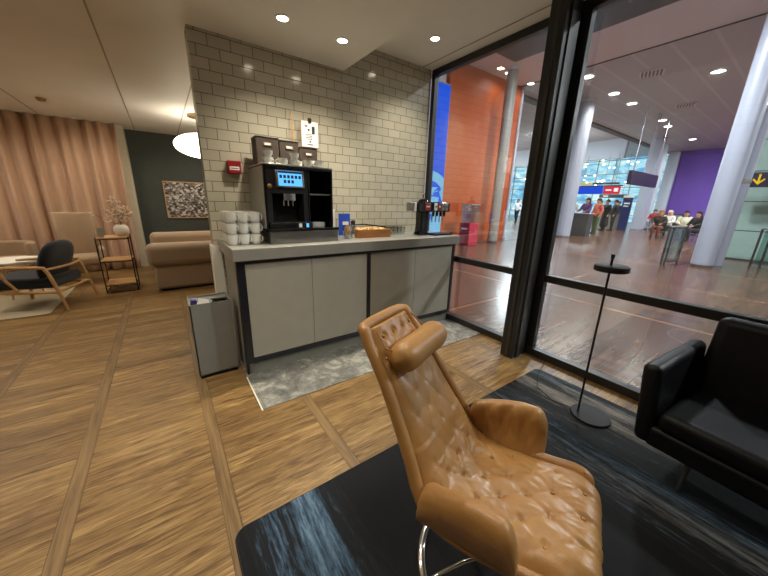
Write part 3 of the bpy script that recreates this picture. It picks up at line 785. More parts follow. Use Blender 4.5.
def armrest(side):
    A = MB(); NA, NB = 46, 34
    def fn(a, b):
        v = -.235 + (.30 if side > 0 else .295) * a
        endf = 1.0
        if a > .80: endf = math.sqrt(max(0, 1 - ((a - .80) / .2) ** 2.2))
        if a < .06: endf = math.sqrt(max(0, 1 - ((.06 - a) / .06) ** 2))
        ub, zb = .215, .32
        ut = .228 + .06 * a; zt = (.470 if side > 0 else .440) + (.03 if side > 0 else .085) * a + .03 * math.sin(PI * min(1, a * .9)) 
        zt = zb + (zt - zb) * (.30 + .70 * endf)
        th = .026 * (.45 + .55 * endf) * (1.0 - .1 * a)
        # stadium loop
        ang = 2 * PI * b
        cu = math.cos(ang); su = math.sin(ang)
        tt = .5 + .5 * (1 if su > 0 else -1) * abs(su) ** .28
        roll = 1.0 + .45 * max(0, tt - .6) / .4
        uc = ub + (ut - ub) * tt + .018 * math.sin(PI * tt)
        zc = zb + (zt - zb - th) * tt
        dx = -cu * th * roll
        dz = th * roll * su * (1 if tt > .9 else 0.15)
        if cu > 0.1:   # inner face tufts
            t2 = tt * 2.2; aa = a * 4
            dx += .012 * abs(math.sin(PI * (aa + t2))) ** .6 * abs(math.sin(PI * (aa - t2))) ** .6 * -1
        dx += .003 * noise.noise(Vector((a * 7, tt * 5, side)))
        return (side * (uc + dx), -v, zc + dz)
    A.grid(lambda b, a: fn(a, b), NB, NA, True)
    # close ends
    A.add([fn(0, k / NB) for k in range(NB)], [tuple(range(NB))]); A.add([fn(1, k / NB) for k in range(NB)], [tuple(range(NB))])
    o = ob('armrest', A, 'tan', CH)
    return o
armrest(-1); armrest(1)
# headrest pillow
hp = MB()
hv, hz, hw, hn = frame(s_of(.14))
def pil(u, v):
    a = 2 * PI * u; x = (v - .5) * 2
    e = (1 - abs(x) ** 4) ** .5 if abs(x) < 1 else 0
    rr = .052 * e * (1 + .32 * x * x) + .001
    rr *= 1 + .02 * noise.noise(Vector((math.cos(a) * 1.5, math.sin(a) * 1.5, x * 3)))
    h = .078
    return (.018 + x * .165, -(hv + hn[0] * h + rr * math.cos(a)), hz + hn[1] * h + rr * math.sin(a) * 1.0)
hp.grid(pil, 36, 34, True)
pl = ob('headrest_pillow', hp, 'tan', CH)
tv, tz, tw, tn = frame(s_of(.02))
for sx in (-1, 1):
    ob('strap', MB().tube([(sx * .12, -(tv + tn[0] * .038), tz + tn[1] * .038), (sx * .135, -(hv + hn[0] * .055 - .035), hz + .075), (sx * .14 + .018, -(hv + hn[0] * .078), hz + hn[1] * .078 + .02)], .0032, 6), 'tan_dark', pl)
# chrome base
ring = [(.285 * math.cos(2 * PI * k / 72), .285 * math.sin(2 * PI * k / 72), .012) for k in range(72)]
rg = MB()
def rf(u, v):
    a = 2 * PI * u; b = 2 * PI * v; r = .285 + .014 * math.cos(b); return (r * math.cos(a), r * math.sin(a), .008 + .008 * math.sin(b))
rg.grid(rf, 96, 13, True); ob('base_ring', rg, 'chrome', CH)
for k in range(4):
    a = PI / 4 + k * PI / 2; c, s_ = math.cos(a), math.sin(a)
    ob('spoke', MB().tube([(.278 * c, .278 * s_, .014), (.24 * c, .24 * s_, .035), (.15 * c, .15 * s_, .07), (.03 * c, .03 * s_, .085)], .008, 10), 'chrome', CH)
ob('pivot_column', MB().lathe([(.028, .065), (.030, .10), (.022, .11), (.022, .28), (.05, .285), (.05, .30)], seg=20), 'chrome', CH)
fb = MB()
for sx in (-1, 1): fb.tube([(sx * .14, .20, .315), (sx * .14, .05, .29), (sx * .14, -.16, .30)], .009, 8)
fb.tube([(-.14, .05, .292), (.14, .05, .292)], .009, 8); fb.tube([(-.14, -.10, .294), (.14, -.10, .294)], .009, 8)
ob('seat_bracket', fb, 'chrome', CH)

# floor lamp
t = thing('floor_lamp', 'thin black floor lamp with a flat disc head by the window', 'floor lamp', (2.05, .55, .0125))
ob('base', MB().lathe([(0, 0), (.11, 0), (.11, .009), (.107, .012), (0, .012)], seg=48), 'black', t)
ob('pole', MB().tube([(-.02, .065, .010), (-.145, .035, 1.035)], .006, 12), 'black', t)
ob('lamp_shade', MB().lathe([(0, .955), (.073, .955), (.08, .96), (.08, .985), (.073, .99), (0, .99)], seg=48, cx=-.125, cy=.035), 'black', t)
ob('switch', MB().cyl(-.145, .035, 1.03, 1.05, .009, 14), 'black', t)
ob('power_cable', MB().tube([(-.02, .10, .006), (-.05, .22, .006), (.02, .36, .004), (.2, .45, .004), (.44, .52, .003)], .0025, 6), 'black', t)

# black sofa (seat faces the lounge)
t = thing('black_leather_armchair', 'black leather armchair on metal legs in front of the window, cut by the frame', 'armchair', (1.76, .29, .0125), -.09)
# local: x = depth (0 front .. .72 back), y = 0 far arm outer .. negative towards viewer
def tilt(x, y, z, a): return Matrix.Translation((x, y, z)) @ Matrix.Rotation(a, 4, 'X')
ob('armrest', B(-.005, .62, -.075, .0, 0, .40, mat=tilt(0, -.005, .185, -.10)), 'blackl', t, bev=.03, seg=5)
ob('armrest', B(-.005, .62, 0, .075, 0, .40, mat=tilt(0, -.79, .185, .10)), 'blackl', t, bev=.03, seg=5)
ob('seat_base', B(.0, .64, -.73, -.05, .185, .29), 'blackl', t, bev=.02, seg=4)
ob('seat_cushion', B(-.01, .50, -.715, -.075, .29, .385), 'blackl', t, bev=.035, seg=5)
ob('backrest', B(.0, .13, -.735, -.05, 0, .49, mat=Matrix.Translation((.50, 0, .27)) @ Matrix.Rotation(.16, 4, 'Y')), 'blackl', t, bev=.045, seg=5)
for ly in (-.20, -.60):
    for lx in (.07, .52):
        ob('leg', MB().tube([(lx + .02, ly, .19), (lx, ly, .0)], [.014, .010], 10), 'steel', t)

# ------------------------------------------------------------------ far left seating area
# taupe sofa
t = thing('taupe_sofa', 'deep taupe fabric sofa before the dark wall under the picture', 'sofa', (-.24, 5.02, 0))
ob('base', B(.03, 1.6, .04, 1.40, .03, .36), 'sofa', t, bev=.04, seg=4)
ob('armrest', B(-.03, 1.6, .0, .30, .355, .66), 'sofa', t, bev=.09, seg=6)
ob('seat_cushion', B(.0, 1.55, .30, 1.15, .36, .52), 'sofa', t, bev=.05, seg=4)
ob('armrest', B(-.0, 1.6, 1.15, 1.42, .355, .70), 'sofa', t, bev=.08, seg=6)
ob('backrest', B(1.35, 1.62, .29, 1.16, .36, .74), 'sofa', t, bev=.08, seg=5)
ob('plinth', B(.08, 1.55, .10, 1.34, 0, .03), 'smoke', t)

# picture
t = thing('framed_picture', 'wood-framed black and white city photograph on the dark wall', 'picture', (.44, 7.5, 1.21))
fm = MB(); W, H = .375, .35
fm.box(-W, W, -.03, 0, H - .018, H); fm.box(-W, W, -.03, 0, -H, -H + .018); fm.box(-W, -W + .018, -.03, 0, -H + .018, H - .018); fm.box(W - .018, W, -.03, 0, -H + .018, H - .018)
ob('frame', fm, 'oak', t); ob('print', B(-W + .018, W - .018, -.016, -.004, -H + .018, H - .018), 'photo', t)

# pendant
t = thing('pendant_lamp', 'glowing white lens-shaped pendant lamp partly hidden by the tiled wall', 'pendant lamp', (.62, 5.5, 2.0))
ob('lamp_shade', MB().ball((0, 0, 0), .37, .37, .165, 48, 24), 'pendant', t)
ob('cable', MB().cyl(0, 0, .16, .38, .004, 8), 'black', t)
ob('ceiling_rose', MB().lathe([(0, .37), (.16, .375), (.16, .4)], seg=24), 'brass', t)

# shelf unit
t = thing('shelf_table', 'narrow side table with black wire frame and three oak shelves', 'shelf', (-.60, 5.50, 0))
w, d = .165, .17
for sx in (-1, 1):
    for sy in (-1, 1): ob('leg', B(sx * w - .006, sx * w + .006, sy * d - .006, sy * d + .006, 0, .745), 'black', t)
for z in (.10, .42, .72):
    f_ = MB()
    for s_ in (-1, 1): f_.box(-w, w, s_ * d - .005, s_ * d + .005, z - .006, z + .004); f_.box(s_ * w - .005, s_ * w + .005, -d, d, z - .006, z + .004)
    sh_ = ob('shelf_board', B(-w + .006, w - .006, -d + .006, d - .006, z + .004, z + .02), 'oak', t, bev=.002)
    ob('shelf_rail', f_, 'black', t)
f_ = MB()
for s_ in (-1, 1): f_.box(-w, w, s_ * d - .005, s_ * d + .005, 0, .01); f_.box(s_ * w - .005, s_ * w + .005, -d, d, 0, .01)
ob('floor_rail', f_, 'black', t)
VZ = .741
t = thing('vase', 'round white vase on the wire-framed side table', 'vase', (-.50, 5.50, VZ))
ob('body', MB().lathe([(0, 0), (.045, 0), (.075, .03), (.086, .08), (.078, .125), (.05, .15), (.036, .155), (.032, .15), (.02, .10), (0, .09)], seg=28), 'whitem', t)
fl = thing('dried_flowers', 'bunch of dried pale blossoms on twigs in the white vase', 'flowers', (-.50, 5.50, VZ + .10))
random.seed(3)
for k, (dx, dz) in enumerate([(-.06, .40), (-.02, .45), (.03, .36), (.08, .34), (.13, .30), (-.12, .24), (-.26, .20), (.0, .28), (-.07, .22), (.06, .22), (.16, .22)]):
    pts_ = []; n = 7; dy = random.uniform(-.05, .05)
    for i in range(n):
        u = i / (n - 1); pts_.append((dx * u ** 1.3 + .01 * math.sin(u * 5 + k), dy * u, .0 + dz * u))
    ob('twig', MB().tube(pts_, .0025, 5), 'stem', fl)
    bl = MB()
    for i in range(14 if dx > -.2 else 7):
        u = random.uniform(.45, 1); p_ = Vector((dx * u ** 1.3, dy * u, dz * u)) + Vector([random.uniform(-.018, .018) for _ in range(3)])
        bl.ball(p_, random.uniform(.012, .022), random.uniform(.012, .02), random.uniform(.010, .017), 8, 5)
    ob('blossom_cluster', bl, 'flower', fl)['kind'] = 'stuff'
t = thing('table_card', 'small upright card holder at the left edge of the side table', 'card', (-.71, 5.42, VZ), .2)
ob('card', B(-.03, .03, -.003, .003, .005, .12), 'sidelam', t); ob('foot', B(-.035, .035, -.02, .02, 0, .006), 'brass', t)

# cream rug (left)
t = thing('cream_rug', 'cream pile rug under the navy armchair at the left edge', 'rug', (0, 0, 0))
ob('pile', B(-3.4, -1.17, 4.66, 5.98, .0005, .010), 'rugb', t, bev=.004); 

# navy armchair (faces -X)
t = thing('navy_armchair', 'low oak-framed armchair with navy seat and back, seen from behind', 'armchair', (-1.28, 5.08, .0115), math.radians(162))
# local: +x forward (to the left of the photo), y sideways
hw = .29
def bar(name, pts, r=.016, par=None, mat='oak'): return ob(name, MB().tube(pts, r, 10), mat, par or t)
for s_ in (-1, 1):
    bar('rear_leg', [(-.36, s_ * hw, 0), (-.32, s_ * hw, .20), (-.27, s_ * hw, .42), (-.24, s_ * hw, .485)], [.014, .017, .019, .018])
    bar('front_leg', [(.29, s_ * (hw - .02), 0), (.27, s_ * (hw - .02), .24)], [.016, .022])
    bar('arm_rest', [(-.25, s_ * hw, .49), (-.10, s_ * (hw + .005), .50), (.15, s_ * hw, .50), (.34, s_ * (hw - .01), .49)], [.016, .017, .018, .013])
    bar('arm_post', [(.14, s_ * hw, .485), (.10, s_ * hw, .36), (.03, s_ * (hw - .01), .235)], [.014, .015, .014])
    bar('side_rail', [(-.32, s_ * (hw - .01), .21), (.30, s_ * (hw - .02), .235)], .018)
bar('cross_rail', [(-.31, -hw, .22), (-.31, hw, .22)], .016); bar('cross_rail', [(.27, -hw + .02, .225), (.27, hw - .02, .225)], .016)
bar('back_rail', [(-.25, -hw, .47), (-.29, -.15, .47), (-.30, 0, .47), (-.29, .15, .47), (-.25, hw, .47)], .013)
ob('seat_cushion', B(-.27, .36, -hw + .03, hw - .03, .25, .37), 'navy', t, bev=.04, seg=4)
bk = MB()
def bfn(u, v):
    a = 2 * PI * u; b = PI * (v - .5); cy = math.cos(a); sx = math.sin(a)
    f = lambda q, e: (1 if q >= 0 else -1) * abs(q) ** e
    return (.055 * math.sin(b), (hw - .02) * f(cy, .7) * math.cos(b) ** .45, .235 * f(sx, .7) * math.cos(b) ** .45)
bk.grid(bfn, 36, 14, True)
bo = ob('back_cushion', bk, 'navy', t); bo.location = (-.20, 0, .535); bo.rotation_euler = (0, -.32, 0)

# coffee table
t = thing('round_coffee_table', 'low round table with a pale top behind the navy armchair', 'table', (-1.62, 5.68, .0115))
ob('table_top', MB().lathe([(0, .44), (.27, .44), (.28, .45), (.28, .462), (.27, .468), (0, .468)], seg=40), 'whitem', t)
for k in range(3):
    a = k * 2 * PI / 3 + .4; ob('leg', MB().tube([(.10 * math.cos(a), .10 * math.sin(a), .44), (.20 * math.cos(a), .20 * math.sin(a), 0)], [.016, .011], 8), 'oak', t)

# beige wing chair + rounded beige chair
t = thing('wing_chair', 'beige high-backed wing chair in front of the peach curtain', 'armchair', (-1.06, 6.2, .0), math.radians(-80))
wb = MB()
def wfn(u, v):
    x = (u - .5) * 2; z = .32 + .70 * v
    w = .19 + .045 * v
    y = .10 * (1 - x * x) - .02
    return (-.22 + .16 * abs(x) ** 2.5 * (.4 + .6 * math.sin(PI * min(1, v * 1.0))) - .10 * v + .0, x * w, z)
wb.grid(wfn, 22, 16); o = ob('backrest', wb, 'beige', t); m_ = o.modifiers.new('t', 'SOLIDIFY'); m_.thickness = .06; m_.offset = 0; s_ = o.modifiers.new('s', 'SUBSURF'); s_.levels = s_.render_levels = 1
ob('seat_cushion', B(-.18, .28, -.19, .19, .28, .42), 'beige', t, bev=.05, seg=4)
for s_ in (-1, 1): ob('armrest', B(-.16, .28, s_ * .22 - .03, s_ * .22 + .03, .26, .52), 'beige', t, bev=.03, seg=4)
for sx in (-.15, .25):
    for sy in (-.2, .2): ob('leg', MB().tube([(sx, sy, .29), (sx * 1.15, sy * 1.1, 0)], [.016, .01], 8), 'oak', t)
t = thing('rounded_armchair', 'low beige armchair with a rounded back beside the round table', 'armchair', (-1.85, 6.35, .0), math.radians(250))
rb = MB()
def rfn(u, v):
    a = PI * (.5 + u); z = .30 + .32 * v
    return (.30 * math.cos(a) + .05, .30 * math.sin(a), z)
rb.grid(rfn, 26, 8); o = ob('backrest', rb, 'beige', t); m_ = o.modifiers.new('t', 'SOLIDIFY'); m_.thickness = .08; m_.offset = 0; b_ = o.modifiers.new('b', 'BEVEL'); b_.width = .03; b_.segments = 3; b_.limit_method = 'ANGLE'
ob('seat_cushion', MB().lathe([(0, .22), (.26, .22), (.28, .26), (.28, .37), (.25, .41), (0, .42)], seg=30), 'beige', t)
for k in range(4):
    a = PI / 4 + k * PI / 2; ob('leg', MB().tube([(.18 * math.cos(a), .18 * math.sin(a), .22), (.23 * math.cos(a), .23 * math.sin(a), 0)], [.015, .01], 8), 'oak', t)

# ------------------------------------------------------------------ the hall beyond the glass
HC = 5.3
struct('floor_hall', B(2.62, 60, -12, 40, -.12, 0), 'hallfloor', smooth=False)
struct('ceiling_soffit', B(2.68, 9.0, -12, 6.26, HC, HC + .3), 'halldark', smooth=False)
struct('ceiling_soffit_side', B(2.68, 9.0, 6.26, 7.6, HC + .001, HC + .3), 'hallband', smooth=False)
struct('ceiling_band', B(9.0, 10.9, -12, 7.6, HC + .001, HC + .3), 'hallband', smooth=False)
struct('ceiling_panels', B(10.9, 31.6, -12, 7.6, HC + .004, HC + .3), 'hallceil', smooth=False)
struct('trim_8', B(10.88, 10.92, -12, 7.6, HC - .02, HC + .004), 'beam', smooth=False)
struct('trim_9', B(11.5, 31, 7.6, 7.95, HC - .05, HC + .3), 'beam', smooth=False)
struct('ceiling_far', B(11.5, 60, 7.95, 40, HC + .5, HC + .8), 'hallceil', smooth=False)
struct('ceiling_far_slope', B(31.6, 60, 4, 7.95, HC + .5, HC + .8), 'hallceil', smooth=False)
struct('wall_bulkhead', B(26, 26.3, 8.7, 40, 4.55, HC + .5), 'bulk', smooth=False)
struct('wall_facade', B(36.0, 36.2, 7.6, 40, 0, 6.2), 'facade', smooth=False)
fm = MB()
for k in range(22): fm.box(35.9, 36.0, 8 + k * 1.5, 8.06 + k * 1.5, 0, 6.0)
for k in range(5): fm.box(35.9, 36.0, 7.6, 40, .6 + k * 1.25, .66 + k * 1.25)
struct('trim_10', fm, 'greycol', smooth=False)
struct('wall_purple', B(31, 31.3, -6, 7.55, 0, HC), 'purple', smooth=False)
struct('wall_orange', B(7.35, 10.95, 7.2, 7.6, 0, HC), 'orange', smooth=False)
struct('trim_11', B(10.95, 11.05, 7.15, 7.6, 0, HC), 'greyc', smooth=False)
struct('wall_lounge_outer', B(2.66, 7.35, 7.35, 7.6, 0, HC), 'hallband', smooth=False)
struct('wall_hall_side', B(2.6, 60, -12.1, -12, 0, HC + .8), 'hallband', smooth=False)
struct('wall_hall_end', B(60, 60.2, -12, 40, 0, HC + .8), 'bulk', smooth=False)
struct('wall_upper_front', B(2.60, 2.68, -12, 7.6, 2.645, HC + .3), 'hallband', smooth=False)
struct('wall_front_right', B(2.60, 2.68, -12, -3.0, 0, 2.645), 'hallband', smooth=False)
t = thing('lightbox_picture', 'tall blue backlit picture with pale swirls beside the orange wall', 'lightbox', (0, 0, 0))
ob('screen', B(5.6, 7.3, 7.1, 7.14, .08, 4.55), 'lightbox', t, smooth=False); ob('frame', B(5.55, 7.35, 7.14, 7.34, .0, 4.6), 'greycol', t, smooth=False)

# columns
def column(x, y, r, label, mat='greyc', h=HC, collar=True, extra=None):
    c = thing('column', label, 'column', (x, y, 0), 0, None)
    ob('shaft', MB().cyl(0, 0, .06, h - .0, r, 40), mat, c)
    ob('base_ring', MB().lathe([(r * 1.0, 0), (r * 1.0, .06), (r * .9, .06)], seg=32), 'steel', c)
    if collar: ob('top_collar', MB().lathe([(r * 1.08, h - .08), (r * 1.08, h - .0)], seg=32), 'bulk', c)
    return c
column(9.3, 6.5, .165, 'slim grey column in front of the orange wall', 'greycol')
column(14.2, 6.42, .30, 'white round column left of the charcoal desk')
column(10.3, 1.38, .2, 'wide pale column nearest the glass, right side of the view')
t = thing('pipe_casing', 'narrow pale casing standing right behind the nearest wide column', 'casing', (10.95, 1.22, 0))
ob('shaft', MB().cyl(0, 0, 0, HC - .0, .11, 28), 'greyc', t)
ob('cap', MB().lathe([(.112, 1.9), (.12, 1.92), (.12, 1.97), (.112, 2.0)], seg=24, cap=False), 'greycol', t)
for (x0_, x1_, y0_, y1_, lab) in ((24, 24.9, 6.35, 6.85, 'square white pillar behind the hanging dark sign'), (29.6, 30.2, 7.62, 8.2, 'white pillar left of the purple wall, second from it'), ):
    tag(ob('pillar', B(x0_, x1_, y0_, y1_, 0, HC), 'greyc', None, bev=.02), lab, 'pillar')
tag(ob('wall_panel', B(30.7, 30.95, 6.9, 7.55, 0, HC), 'bulk', None, bev=.01), 'tall white panel edging the purple wall on its left', 'panel')
tag(ob('wall_panel', B(27.0, 27.2, 6.75, 7.1, 0, HC), 'bulk', None, bev=.01), 'slim white upright panel between square pillar and purple wall', 'panel')

# hall ceiling lights
def hall_light(x, y, label, s=.24):
    l = thing('ceiling_light', label, 'ceiling light', (x, y, HC), 0, 'hall ceiling lights')
    ob('frame', MB().lathe([(s, -.002), (s * 1.15, -.002), (s * 1.15, -.02), (s, -.03)], seg=24, cap=False), 'greyc', l)
    ob('diffuser', MB().cyl(0, 0, -.018, -.004, s, 24), 'hall_light', l)
    spot((x, y, HC - .06), 420 if x > 11 else 50, 160, .8, (1, .96, .92), .2, name='hall_lamp_light')
HL = [(11.65, 5.38, 'nearest light of the long row in the panelled hall ceiling'), (14.0, 5.44, 'second light of the long row in the hall ceiling'), (15.8, 5.43, 'third light of the long row in the hall ceiling'),
      (19.7, 5.4, 'fourth light of the long row, by the sign rods'), (21.3, 5.55, 'fifth light of the long row, by the sign rods'), (26.1, 5.5, 'farthest light of the row, above the purple wall'),
      (14.1, 2.82, 'large hall ceiling light left of the wide column'), (9.48, 6.77, 'light beside the top of the slim grey column', ), (10.85, 6.82, 'light at the right end of the orange wall')]
for x, y, lab in HL: hall_light(x, y, lab, .11 if x < 11 else .16)
for x, y in ((6.5, -3), (8, 3.0), (14, -2), (19, 0), (25, 1), (14, -7), (24, -5)):
    area((x, y, HC - .05), 520, .5, .5, (.95, .96, 1))
for x, y in ((20, 12), (30, 12), (30, 20), (20, 20), (40, 14)):
    area((x, y, HC + .4), 700, 1, 1, (.85, .94, 1))
for x, y in ((22, 11), (22, 17), (31, 16)): point((x, y, 4.0), 300, (.85, .93, 1), .2, name='bulkhead_fill')  # fill points with no lamp, added to brighten the bulkhead
for x, y, lab in ((12.85, 4.07, 'larger flat air grille in the hall ceiling, nearer one'), (17.6, 4.2, 'smaller air grille in the hall ceiling, farther one')):
    v_ = thing('air_grille', lab, 'air grille', (x, y, HC), .3)
    ob('frame', B(-.3, .3, -.3, .3, -.02, .0), 'hallband', v_); 
    sl = MB()
    for k in range(6): sl.box(-.25, .25, -.24 + k * .09, -.20 + k * .09, -.028, -.02)
    ob('louvre', sl, 'beam', v_)
# small glowing balls stand in for lamp reflections in the facade glass
random.seed(11)
fl0 = None
for k in range(46):
    x = random.uniform(27.5, 34.5); y = 8.6 + random.random() * (x * .52 - 6); z = random.uniform(3.2, 4.9)
    if k > 90: x = random.uniform(20, 25); y = random.uniform(9.5, 14); z = HC + .42
    if fl0 is None:
        fl0 = thing('facade_glint', 'tiny glowing ball standing in for a lamp reflection in the blue facade', 'pendant lamp', (x, y, z), 0, 'added balls for lamp reflections in the facade')
        ob('glint_ball', MB().ball((0, 0, 0), .085, .085, .06, 10, 6), 'glint_glow', fl0)
        ob('glint_cap', MB().lathe([(.09, .05), (.03, .09), (0, .09)], seg=10), 'greycol', fl0)
    else: copy_tree(fl0, (x, y, z))

# hanging signs
t = thing('hanging_sign', 'dark violet hanging sign on thin rods before the white pillars', 'sign', (18.2, 5.14, 2.28))
ob('panel', B(-1.75, 1.75, -.08, .08, 0, .56), 'signd', t, bev=.01)
for x in (-1.5, 0.0, .25, 1.6): ob('rod', MB().cyl(x, 0, .56, HC - 2.28, .018, 8), 'greyc', t)
t = thing('arrow_sign', 'dark sign with a yellow arrow pointing down, right of the wide column', 'sign', (11.8, 1.05, 1.86), 0)
ob('panel', B(-.04, .04, -1.2, .42, 0, .34), 'signd', t, bev=.006)
ar = MB(); q = .02
def arrow(mb):
    X = -.046; c = (.03, .17)
    pts_ = [(-.018, .13), (.018, .13), (.018, -.04), (.085, .03), (.10, .0), (0, -.115), (-.10, .0), (-.085, .03), (-.018, -.04)]
    vs = [(X, -a + c[0], b + c[1]) for a, b in pts_] + [(X + .005, -a + c[0], b + c[1]) for a, b in pts_]; n = len(pts_)
    mb.add(vs, [tuple(range(n)), tuple(reversed(range(n, 2 * n)))] + [(i, i + n, (i + 1) % n + n, (i + 1) % n) for i in range(n)])
arrow(ar); ob('arrow', ar, 'yellow', t)
for y in (-.9, .3): ob('rod', MB().cyl(0, y, .34, HC - 1.86, .012, 8), 'steel', t)
t = thing('information_screens', 'two blue screens and one red screen in a row over the far desks', 'screens', (26, 0, 0))
for y0, y1, m_, in ((10.45, 11.3, 'scrblue'), (9.5, 10.42, 'scrblue'), (8.5, 9.47, 'scrred')):
    s_ = ob('screen', B(-.04, .04, y0, y1, 2.2, 2.72), m_, t)
    if m_ == 'scrred': ob('lettering', MB().box(-.05, -.041, 9.0, 9.35, 2.42, 2.52).box(-.05, -.041, 8.6, 8.85, 2.36, 2.60), 'scrwhite', s_)
ob('mount', B(.05, .12, 8.4, 11.4, 2.72, 2.8), 'desk', t)
for y in (8.9, 11.0): ob('rod', MB().cyl(.08, y, 2.8, 4.6, .02, 8), 'greycol', t)
t = thing('black_yellow_sign', 'long black sign with a yellow left part above the blue screens', 'sign', (25.8, 9.9, 2.84))
ob('panel', B(-.03, .03, -1.35, .3, 0, .13), 'print', t); ob('yellow_panel', B(-.03, .03, .3, 1.2, 0, .13), 'yellow', t)
for y in (-1, .9): ob('rod', MB().cyl(0, y, .13, 2.0, .015, 6), 'greycol', t)
t = thing('grey_sign', 'long grey sign with small lettering below the red screen', 'sign', (25.4, 8.7, 1.93))
ob('panel', B(-.03, .03, -.85, .75, 0, .23), 'desk', t); ob('lettering', B(-.04, -.031, .2, .5, .06, .16), 'paper', t)
for y in (-.6, .6): ob('rod', MB().cyl(0, y, .23, 2.9, .012, 6), 'greycol', t)
t = thing('navy_kiosk', 'tall navy information kiosk with a white header by the square pillar', 'kiosk', (21.8, 6.62, 0))
ob('body', B(-.06, .06, -.22, .22, 0, 1.85), 'navyboard', t, bev=.01); ob('header', B(-.07, .07, -.23, .23, 1.85, 1.98), 'whitem', t, bev=.01)
ob('lettering', MB().box(-.068, -.061, -.14, .14, 1.5, 1.58).box(-.068, -.061, -.1, .14, 1.36, 1.42), 'paper', t)
# desk
t = thing('charcoal_desk', 'charcoal service desk right of the white column', 'desk', (15.6, 6.35, 0))
ob('body', B(-.3, .15, -.42, .38, 0, .98), 'desk', t, bev=.015); ob('desk_top', B(-.34, .2, -.46, .43, .98, 1.02), 'greycol', t, bev=.006)
for (x, y, lab) in ((22.3, 7.5, 'grey low counter behind the standing dark-coated person'), (27.2, 5.9, 'low grey counter before the tall white panels')):
    t = thing('low_counter', lab, 'counter', (x, y, 0)); ob('body', B(-.3, .3, -.7, .7, 0, .95), 'greycol', t, bev=.02); ob('top', B(-.35, .35, -.75, .75, .95, 1.0), 'desk', t)
# teal glazed wall, right
t = thing('frosted_partition', 'pale green frosted glass partition with dark joint lines at the right', 'partition', (12.75, 0, 0))
for k in range(5):
    z0_ = .04 + k * .76; ob('glass_panel', B(0, .05, -9, 1.38, z0_, z0_ + .735), 'teal', t)
ob('joint', MB().box(-.004, .054, -9, 1.38, 0, .04).box(.005, .045, -9, 1.38, .775, .80).box(.005, .045, -9, 1.38, 1.535, 1.56).box(.005, .045, -9, 1.38, 2.295, 2.32).box(.005, .045, -9, 1.38, 3.055, 3.08), 'desk', t)
ob('top_rail', B(-.02, .07, -9, 1.38, 3.81, 3.87), 'greycol', t)
ob('lit_sign', B(-.05, -.001, 1.05, 1.25, 3.35, 3.65), emis('pale_green_light', srgb(170, 230, 190), 1.6), t)
# glass barriers
def barrier(x0_, y0_, x1_, y1_, label):
    t = thing('glass_barrier', label, 'barrier', (x0_, y0_, 0), math.atan2(y1_ - y0_, x1_ - x0_)); L = math.hypot(x1_ - x0_, y1_ - y0_)
    ob('glass_panel', B(.05, L - .05, -.006, .006, .08, .86), 'hallglass', t)
    ob('top_rail', MB().tube([(0, 0, .9), (L, 0, .9)], .022, 8), 'greycol', t); ob('bottom_rail', MB().tube([(0, 0, .06), (L, 0, .06)], .015, 8), 'desk', t)
    for x in (0, .16, L): ob('post', MB().cyl(x, 0, 0, .9, .022, 10), 'desk', t)
barrier(9.65, 1.98, 10.35, 1.83, 'glass barrier left of the nearest wide column')
barrier(11.7, .74, 11.9, -1.6, 'glass barrier at the right, under the yellow arrow sign')
# red block put in for a red reflection in the window glass
t = thing('red_reflection', 'red and clear block standing in for a reflection, before the orange wall', 'reflection stand-in', (7.9, 6.42, 0))
ob('body', B(-.22, .22, -.2, .2, 0, .72), cloth(176, 40, 62), t, bev=.02); ob('upper_case', B(-.2, .2, -.18, .18, .72, 1.25), 'hallglass', t); ob('top', B(-.22, .22, -.2, .2, 1.25, 1.28), 'greycol', t)
ob('lettering', B(-.224, -.2201, -.12, .12, .5, .56), 'paper', t)

# ------------------------------------------------------------------ people
def skin_obj(name, chain, edges, mat, parent, root=0):
    me = bpy.data.meshes.new(name); me.from_pydata([c[0] for c in chain], edges, []); me.update()
    o = bpy.data.objects.new(name, me); C.objects.link(o); o.parent = parent
    me.materials.append(mat)
    sm = o.modifiers.new('skin', 'SKIN'); sm.use_smooth_shade = True
    if not me.skin_vertices: me.attributes  # created with the modifier
    sv = me.skin_vertices[0].data if me.skin_vertices else None
    return o, me, chain, root
def add_skin(name, chain, edges, mat, parent, root=0):
    # plain tapered tubes along each bone, remeshed into one surface
    mb = MB()
    for a, b in edges:
        (pa, ra), (pb, rb) = chain[a], chain[b]; pa, pb = Vector(pa), Vector(pb)
        L = (pb - pa).length; n = 4
        mb.tube([pa.lerp(pb, i / n) for i in range(n + 1)], [ra + (rb - ra) * i / n for i in range(n + 1)], 10)
    for p_, r_ in chain: mb.ball(p_, r_, r_, r_, 10, 7)
    o = ob(name, mb, mat, parent)
    rm = o.modifiers.new('merge', 'REMESH'); rm.mode = 'VOXEL'; rm.voxel_size = .022; rm.use_smooth_shade = True
    return o
